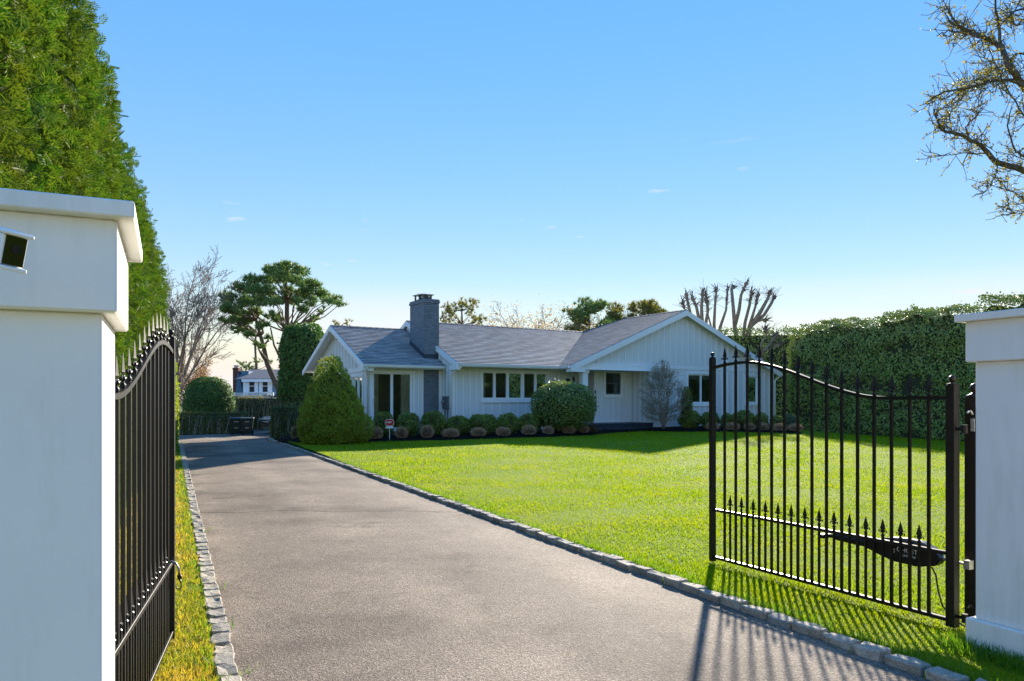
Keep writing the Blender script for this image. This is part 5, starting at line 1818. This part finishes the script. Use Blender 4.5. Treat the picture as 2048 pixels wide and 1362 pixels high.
# brick chimney
cx0, cx1 = nx(447) - ox, nx(458) - ox
m = MB(); m.box(cx0, 2, -.2, cx1, 2.6, nz(733)); m.box(cx0 - .03, 1.97, nz(737), cx1 + .03, 2.63, nz(734)); ch_ = m.build('chimney', M['brick_red'], nb)
m = MB(); m.box(cx0 + .08, 2.1, nz(733) + .001, cx1 - .08, 2.5, nz(729)); m.box(cx0 - .0, 2.05, nz(729) + .002, cx1 + .0, 2.55, nz(728)); m.build('chimney_cap', M['steel'], ch_)
# white deck rail
m = MB()
r0, r1 = nx(463) - ox, nx(562) - ox
m.box(r0, -2.06, nz(787), r1, -1.98, nz(786)); m.box(r0, -2.06, nz(795.5), r1, -1.98, nz(794)); m.box(r0, -2.1, nz(799), r1, 0, nz(796))
rail = m.build('deck_rail', M['white'], nb)
for i in range(46):
    x = r0 + (r1 - r0) * i / 45
    m = MB(); m.box(x - .02, -2.04, nz(794) + .001, x + .02, -2.0, nz(787) - .001); m.build('baluster', M['white'], rail)
for i in range(5):
    x = r0 + (r1 - r0) * i / 4
    m = MB(); m.box(x - .06, -2.10, 0, x + .06, -1.94, nz(785)); m.build('rail_post', M['white'], rail)
tag(nb, 'blue neighbouring house with white deck rail and brick chimney', 'house')

# ================================================================== TREES
def rel(px, py, Y, base, dy=0.0):
    p = at(px, py, Y + dy)
    return Vector((p.x - base[0], p.y - base[1], p.z - base[2]))

def limb_to(start, end, sag=0.12, r=0.06):
    a, b = Vector(start), Vector(end)
    m1 = a.lerp(b, .35) + Vector((random.uniform(-.15, .15), random.uniform(-.15, .15), sag * (b - a).length * random.uniform(-.6, .3)))
    m2 = a.lerp(b, .7) + Vector((random.uniform(-.15, .15), random.uniform(-.15, .15), sag * (b - a).length * random.uniform(-.5, .4)))
    return ([a, m1, m2, b], r)

# the big pine
PY = 45.0
bp = at(566, 790, PY); base = (bp.x, PY, -.1)
t1 = [rel(x, y, PY, base) for x, y in ((568, 862), (568, 788), (571, 727), (574, 665), (574, 603), (569, 545))]
t2 = [rel(x, y, PY, base, -.4) for x, y in ((563, 862), (559, 782), (547, 757), (534, 727), (528, 696), (521, 672), (512, 640))]
t3 = [rel(x, y, PY, base, .4) for x, y in ((571, 735), (560, 715), (548, 690), (541, 655))]
pads = [(545, 541, 20), (572, 536, 22), (600, 545, 20), (507, 560, 21), (535, 558, 23), (566, 556, 22), (597, 562, 22), (625, 572, 20), (480, 580, 20), (508, 582, 22), (540, 580, 22), (575, 582, 20), (608, 588, 20), (640, 588, 18), (460, 598, 20), (488, 603, 22), (520, 604, 22), (552, 606, 20), (588, 604, 18),
        (622, 606, 15), (655, 601, 17), (674, 604, 13), (454, 618, 17), (480, 624, 20), (512, 628, 20), (545, 632, 16), (600, 620, 13), (643, 622, 9), (466, 640, 16), (492, 646, 19), (522, 652, 16), (478, 661, 14), (505, 668, 14), (532, 674, 10), (560, 640, 12), (628, 636, 8), (447, 640, 9), (520, 690, 7), (585, 655, 7)]
clumps, limbs = [], []
for x, y, r in pads:
    for _ in range(3):
        c = rel(x + random.uniform(-7, 7), y + random.uniform(-5, 5), PY, base, random.uniform(-2.6, 2.6) * (1 if y < 630 else .6))
        clumps.append((tuple(c), px_size(r, PY) * random.uniform(.62, .95)))
        tr = t2 if (x < 535 and y > 600) else t1
        cand = [p for p in tr if p.z < c.z - .3 and p.z > 3.0] or [tr[3]]
        limbs.append(limb_to(min(cand, key=lambda q: (q - c).length), c, .12, .06 if y > 570 else .045))
clump_tree('pine_tree', base, [(t1, .25), (t2, .21), (t3, .10)], limbs, clumps, 'large spreading pine with forked leaning trunks left of the house', per=360, needle=.25, flat=.55, wid=1.2)

def pine(px0, px1, top, Y, n, label, leaf='pine', low=655, name='pine_tree', rpad=13, per=150, flat=.6, needle=.26):
    cx_ = (px0 + px1) / 2
    b = at(cx_, 800, Y); base = (b.x, Y, 0)
    tk = [rel(cx_ + dx, y, Y, base) for dx, y in ((0, 852), (2, 740), (-1, 690), (1, 650), (0, top + 24))]
    tk[0].z = 0
    clumps, limbs = [], []
    for k in range(n):
        f = (k + .5) / n
        y = top + 6 + (low - top) * f
        half = (px1 - px0) / 2 * (.25 + .75 * math.sin(math.pi * min(.25 + .6 * f, .9)))
        c = rel(cx_ + random.uniform(-1, 1) * half, y + random.uniform(-4, 4), Y, base, random.uniform(-1.5, 1.5))
        clumps.append((tuple(c), px_size(rpad, Y) * random.uniform(.6, 1.15)))
        cand = [p for p in tk if p.z < c.z - .1] or [tk[1]]
        limbs.append(limb_to(max(cand, key=lambda q: q.z), c, .15, .035))
    return clump_tree(name, base, [(tk, .13)], limbs, clumps, label, leaf=leaf, per=per, needle=needle, flat=flat)
pine(885, 962, 598, 52, 34, 'fine-leaved tree rising right behind the chimney', leaf='olive_leaf', low=690, name='leafy_tree', rpad=13, per=420, flat=.95, needle=.2)
pine(1133, 1222, 600, 56, 30, 'dark pine behind the valley of the roof', low=690, rpad=17, leaf='pine', per=420)
pine(1222, 1352, 604, 60, 34, 'broad pine top just left of the gable peak', low=680, rpad=17, leaf='olive_leaf', per=420)
pine(470, 552, 716, 66, 26, 'low spreading pine behind the neighbouring house', low=770, rpad=11, leaf='pine')
pine(664, 702, 634, 58, 14, 'small tree top between the big pine and the wing roof', low=690, rpad=9, leaf='olive_leaf', name='leafy_tree')

# dense evergreen block left of the wing
b = at(607, 800, 41.5)
shrub('dense_evergreen', (b.x, 41.5, -.1), px_size(88, 41.5) / 2, (HC + (HY - 648) / F * 41.5 + .1) / 2, 15000, .15, M['cedar'], 'dense dark evergreen between the pine and the wing gable', 'tree', power=3.4, lumps=.07, cz=(HC + (HY - 648) / F * 41.5 + .1) * .485)

# bare trees
Pb = dict(levels=4, seg=5, kids=[4, 4, 5, 4], ratio=[.58, .54, .52, .5], angle=[.40, .5, .6, .65], wander=[.06, .09, .12, .15, .16], up=[.0, .01, .02, .02, .02], rmin=.0095, taper=.35, lo=.2, rk=.5)
b = at(352, 800, 43)
bare_tree('bare_tree', (b.x, 43, 0), 10.6, .8, 'tall leafless tree behind the left hedge', Pb, 'pale_bark', r0=.16, stems=9, trunk_h=.16, lean=.60)
b = at(388, 800, 47)
Pk = dict(levels=3, seg=4, kids=[4, 4, 3], ratio=[.6, .6, .55], angle=[.6, .6, .7], wander=[.1, .12, .15, .18], up=[.0, .02, .02, .02], rmin=.012, taper=.4)
bare_tree('flowering_tree', (b.x, 47, 0), 4.6, .9, 'pinkish budding tree behind the dome shrub', Pk, 'bark', leaf='pink_bud', lsize=.075, per=3, lspread=.16, r0=.12, stems=8, trunk_h=.12, lean=.7, mids_leaf=True)
b = at(1072, 800, 56)
Pt = dict(levels=3, seg=4, kids=[5, 4, 4], ratio=[.6, .58, .5], angle=[.55, .6, .7], wander=[.08, .1, .12, .14], up=[.02, .02, .02, .0], rmin=.012, taper=.4)
bare_tree('flowering_tree', (b.x, 56, 0), 9.8, 1.2, 'thin tree with pale orange buds behind the middle of the roof', Pt, 'twig', leaf='blossom', lsize=.12, per=5, lspread=.25, r0=.12, stems=9, trunk_h=.3, lean=.75)
b = at(1228, 800, 63)
bare_tree('bare_tree', (b.x, 63, 0), 10.3, .9, 'thin leafless tree between the two pines behind the roof', Pt, 'bark', leaf='olive_leaf', lsize=.12, per=1, lspread=.2, r0=.15, stems=6, trunk_h=.3)
b = at(1425, 800, 52)
bare_tree('budding_bush', (b.x, 52, 0), 6.9, 1.0, 'reddish brown bush between the pollarded trees', Pk, 'bark', leaf='mound_dark' if False else 'blossom', lsize=.09, per=2, lspread=.15, r0=.12, stems=8, trunk_h=.15, lean=.6, cat='bush')
b = at(1600, 800, 62)
bare_tree('bare_tree', (b.x, 62, 0), 8.2, 1.3, 'fine grey leafless tree just above the far end of the right hedge', Pt, 'twig', r0=.12, stems=7, trunk_h=.3, lean=.8)
b = at(700, 800, 62)
bare_tree('bare_tree', (b.x, 62, 0), 7.9, 1.6, 'small twiggy tree top just over the wing ridge', Pt, 'twig', leaf='olive_leaf', lsize=.12, per=2, lspread=.2, r0=.12, stems=6, trunk_h=.3, lean=1.0)

# pollarded trees: thick limbs ending in knuckles with short shoots
def pollard(px, Y, limbs_px, label, r=.145):
    b = at(px, 800, Y); base = (b.x, Y, 0)
    root = empty('pollarded_tree', base)
    fork = rel(px, 712, Y, base)
    t = MB(); t.tube([(0, 0, -.1), fork * .5 + Vector((.05, 0, 0)), fork], [r * 1.7, r * 1.5, r * 1.35], 9, cap=False); t.build('trunk', M['pale_bark'], root, smooth=True)
    lb, kn, sh = MB(), MB(), MB()
    for pts, rr in limbs_px:
        dy = random.uniform(-1.2, 1.2)
        P_ = [fork if i == 0 and q is None else rel(q[0], q[1], Y, base, dy * (i / max(1, len(pts) - 1))) for i, q in enumerate(pts)]
        rads = [r * rr * (1 - .5 * i / (len(P_) - 1)) for i in range(len(P_))]
        for a in range(len(P_)):
            rads[a] *= random.uniform(.9, 1.1)
        lb.tube(P_, rads, 7, cap=True)
        end, d = P_[-1], (P_[-1] - P_[-2]).normalized()
        spots = [(end, 1.0)] + [(P_[-2].lerp(end, random.uniform(.2, .9)), .75) for _ in range(4)]
        for c, s in spots:
            lb.lathe([(.02, -.14 * s), (.10 * s, -.06 * s), (.12 * s, .04 * s), (.07 * s, .12 * s), (.02, .14 * s)], 7, tuple(c))
            for _ in range(4):
                dd = (d + Vector((random.gauss(0, .55), random.gauss(0, .55), random.gauss(.1, .4)))).normalized()
                L = random.uniform(.2, .5) * s
                sh.tube([c, c + dd * L * .6 + Vector((0, 0, .03)), c + dd * L + Vector((random.gauss(0, .05), 0, .05))], [.035, .025, .02], 4)
        for _ in range(16):
            c = P_[-2].lerp(end, random.random())
            dd = Vector((random.gauss(0, .6), random.gauss(0, .5), random.uniform(.0, .9))).normalized()
            sh.tube([c, c + dd * random.uniform(.3, 1.1)], [.012, .006], 3)
    lb.build('limbs', M['pale_bark'], root, smooth=True)
    sh.build('shoots', M['bark'], root)['kind'] = 'stuff'
    return tag(root, label, 'tree', 'pollarded trees behind the gable')
pollard(1400, 47, [([None, (1392, 660), (1380, 625), (1372, 590)], 1.0), ([None, (1400, 650), (1393, 615), (1385, 596)], .95), ([None, (1404, 650), (1403, 615), (1405, 588)], 1.0), ([None, (1410, 655), (1416, 620), (1412, 590)], .9), ([None, (1385, 655), (1372, 632), (1366, 605)], .7)],
        'leftmost pollarded tree with close upright limbs behind the gable')
pollard(1432, 50, [([None, (1428, 650), (1430, 610), (1433, 578)], .85), ([None, (1440, 655), (1452, 620), (1455, 580)], .85), ([None, (1424, 660), (1416, 630), (1414, 602)], .6)], 'slender pollarded tree with two tall bare limbs')
pollard(1482, 46, [([None, (1470, 660), (1466, 610), (1463, 578), (1468, 574)], 1.05), ([(1470, 650), (1478, 620), (1482, 590), (1492, 568)], .85), ([None, (1490, 645), (1499, 610), (1503, 585)], .9), ([None, (1500, 655), (1520, 625), (1535, 598), (1540, 585)], 1.1), ([(1502, 652), (1528, 630), (1543, 606), (1549, 594)], .9), ([(1498, 655), (1510, 615), (1517, 590)], .75), ([(1510, 645), (1525, 640), (1530, 641)], .5)],
        'widest pollarded tree leaning right above the far hedge')
pollard(1521, 43, [([None, (1530, 700), (1545, 680), (1552, 672)], .7), ([None, (1522, 690), (1533, 668), (1530, 660)], .6), ([(1528, 702), (1545, 695), (1556, 690)], .45)], 'low pollarded stub in front of the back hedge', r=.12)

# the budding tree whose boughs reach in from the right
TY = 10.6
bt = at(2285, 800, TY); base = (bt.x, TY, 0)
root = empty('budding_tree', base)
tr = MB()
tr.tube([(0, 0, -.15), (0.04, 0, 1.2), (0, 0, 2.6), (-.1, 0, 3.6), (0.05, 0, 5.0), (0.1, .1, 7.0)], [.26, .22, .20, .17, .12, .06], 10, cap=False)
tr.build('trunk', M['bark'], root, smooth=True)
BR = [([(2250, 330), (2120, 250), (2048, 172), (2021, 137), (2000, 95), (1975, 78), (1935, 62), (1896, 40)], .085, 0.0),
      ([(2003, 98), (1998, 55), (1992, 10), (1985, -50)], .034, .1),
      ([(1960, 72), (1925, 60), (1905, 35), (1893, 14)], .030, -.2),
      ([(1965, 74), (1930, 68), (1898, 62), (1873, 72)], .026, .15),
      ([(2120, 250), (2048, 172), (1993, 161), (1942, 175), (1890, 185), (1851, 204)], .040, -.3),
      ([(1993, 161), (1945, 172), (1900, 190), (1853, 209)], .020, -.1),
      ([(2085, 140), (2040, 105), (2005, 140), (1985, 160), (1950, 175)], .022, .5),
      ([(2250, 420), (2130, 375), (2048, 342), (1993, 321), (1962, 292), (1940, 279), (1905, 266), (1882, 258), (1868, 218)], .070, .3),
      ([(1975, 310), (1945, 306), (1905, 309), (1876, 312)], .014, .1),
      ([(1940, 279), (1932, 255), (1952, 230), (1958, 200), (1970, 165)], .018, .3),
      ([(1905, 266), (1900, 230), (1915, 200), (1945, 180)], .014, .5),
      ([(2130, 375), (2060, 320), (2030, 300), (2015, 250), (2025, 215)], .028, -.4),
      ([(1995, 320), (1990, 350), (1975, 380), (1948, 392)], .012, 0.0),
      ([(2100, 440), (2048, 400), (2030, 385), (2005, 378)], .016, .2),
      ([(2110, 470), (2060, 418), (2030, 424), (2000, 422)], .012, .2),
      ([(2200, 130), (2100, 40), (2040, 20), (2010, 40)], .035, -.5),
      ([(2060, 30), (2030, 50), (2022, 30), (1990, 60)], .02, .4),
      ([(2120, 260), (2060, 240), (2020, 190), (1990, 130), (1950, 110)], .02, -.6)]
lb, tw, budp = MB(), MB(), []
for pts, r, dz in BR:
    P_ = [rel(x, y, TY, base, dz + .25 * math.sin(i * 1.7 + dz * 5)) for i, (x, y) in enumerate(pts)]
    n = len(P_)
    # smooth the polyline
    Q = []
    for i in range(n - 1):
        p0, p1, p2, p3 = P_[max(i - 1, 0)], P_[i], P_[i + 1], P_[min(i + 2, n - 1)]
        for k in range(4):
            t = k / 4
            Q.append(0.5 * ((2 * p1) + (p2 - p0) * t + (2 * p0 - 5 * p1 + 4 * p2 - p3) * t * t + (3 * p1 - p0 - 3 * p2 + p3) * t ** 3) + Vector((random.gauss(0, .008), random.gauss(0, .008), random.gauss(0, .008))))
    Q.append(P_[-1])
    lb.tube(Q, [max(.005, .78 * r * (1 - .8 * i / len(Q))) for i in range(len(Q))], 7, cap=True)
    # twigs with buds
    L = sum((b_ - a_).length for a_, b_ in zip(Q[:-1], Q[1:]))
    for _ in range(int(L * 13)):
        i = random.randrange(len(Q) // 6, len(Q) - 1)
        c = Q[i]
        d = (Q[i + 1] - Q[i]).normalized()
        dd = (d * .5 + Vector((random.gauss(-.15, .7), random.gauss(0, .7), random.gauss(.1, .6)))).normalized()
        p = c.copy(); pl_ = [p.copy()]
        TL = random.uniform(.12, .48)
        for k in range(4):
            dd = (dd + Vector((random.gauss(0, .25), random.gauss(0, .25), random.gauss(.05, .25)))).normalized()
            p = p + dd * TL / 4
            pl_.append(p.copy())
            if random.random() < .75: budp.append(tuple(p))
        tw.tube(pl_, [.0055, .005, .0042, .0035, .003], 4, cap=False)
        for _s in range(2):
            e_ = pl_[2] + Vector((random.gauss(0, .08), random.gauss(0, .08), random.gauss(.02, .08)))
            tw.tube([pl_[2], e_], [.005, .0035], 3, cap=False); budp.append(tuple(e_))
lb.build('boughs', M['bark'], root, smooth=True)
tw.build('twigs', M['twig'], root)
p = np.array(budp)
p = np.repeat(p, 4, axis=0) + rng.normal(size=(len(p) * 4, 3)) * .014
scatter('buds', RHOMB, p, rand_dirs(len(p)) + np.array([0, 0, .3]), rand_dirs(len(p)), .027 * (.5 + rng.random(len(p))), M['yellow_bud'], root)
tag(root, 'budding tree at the right edge with boughs against the sky', 'tree')
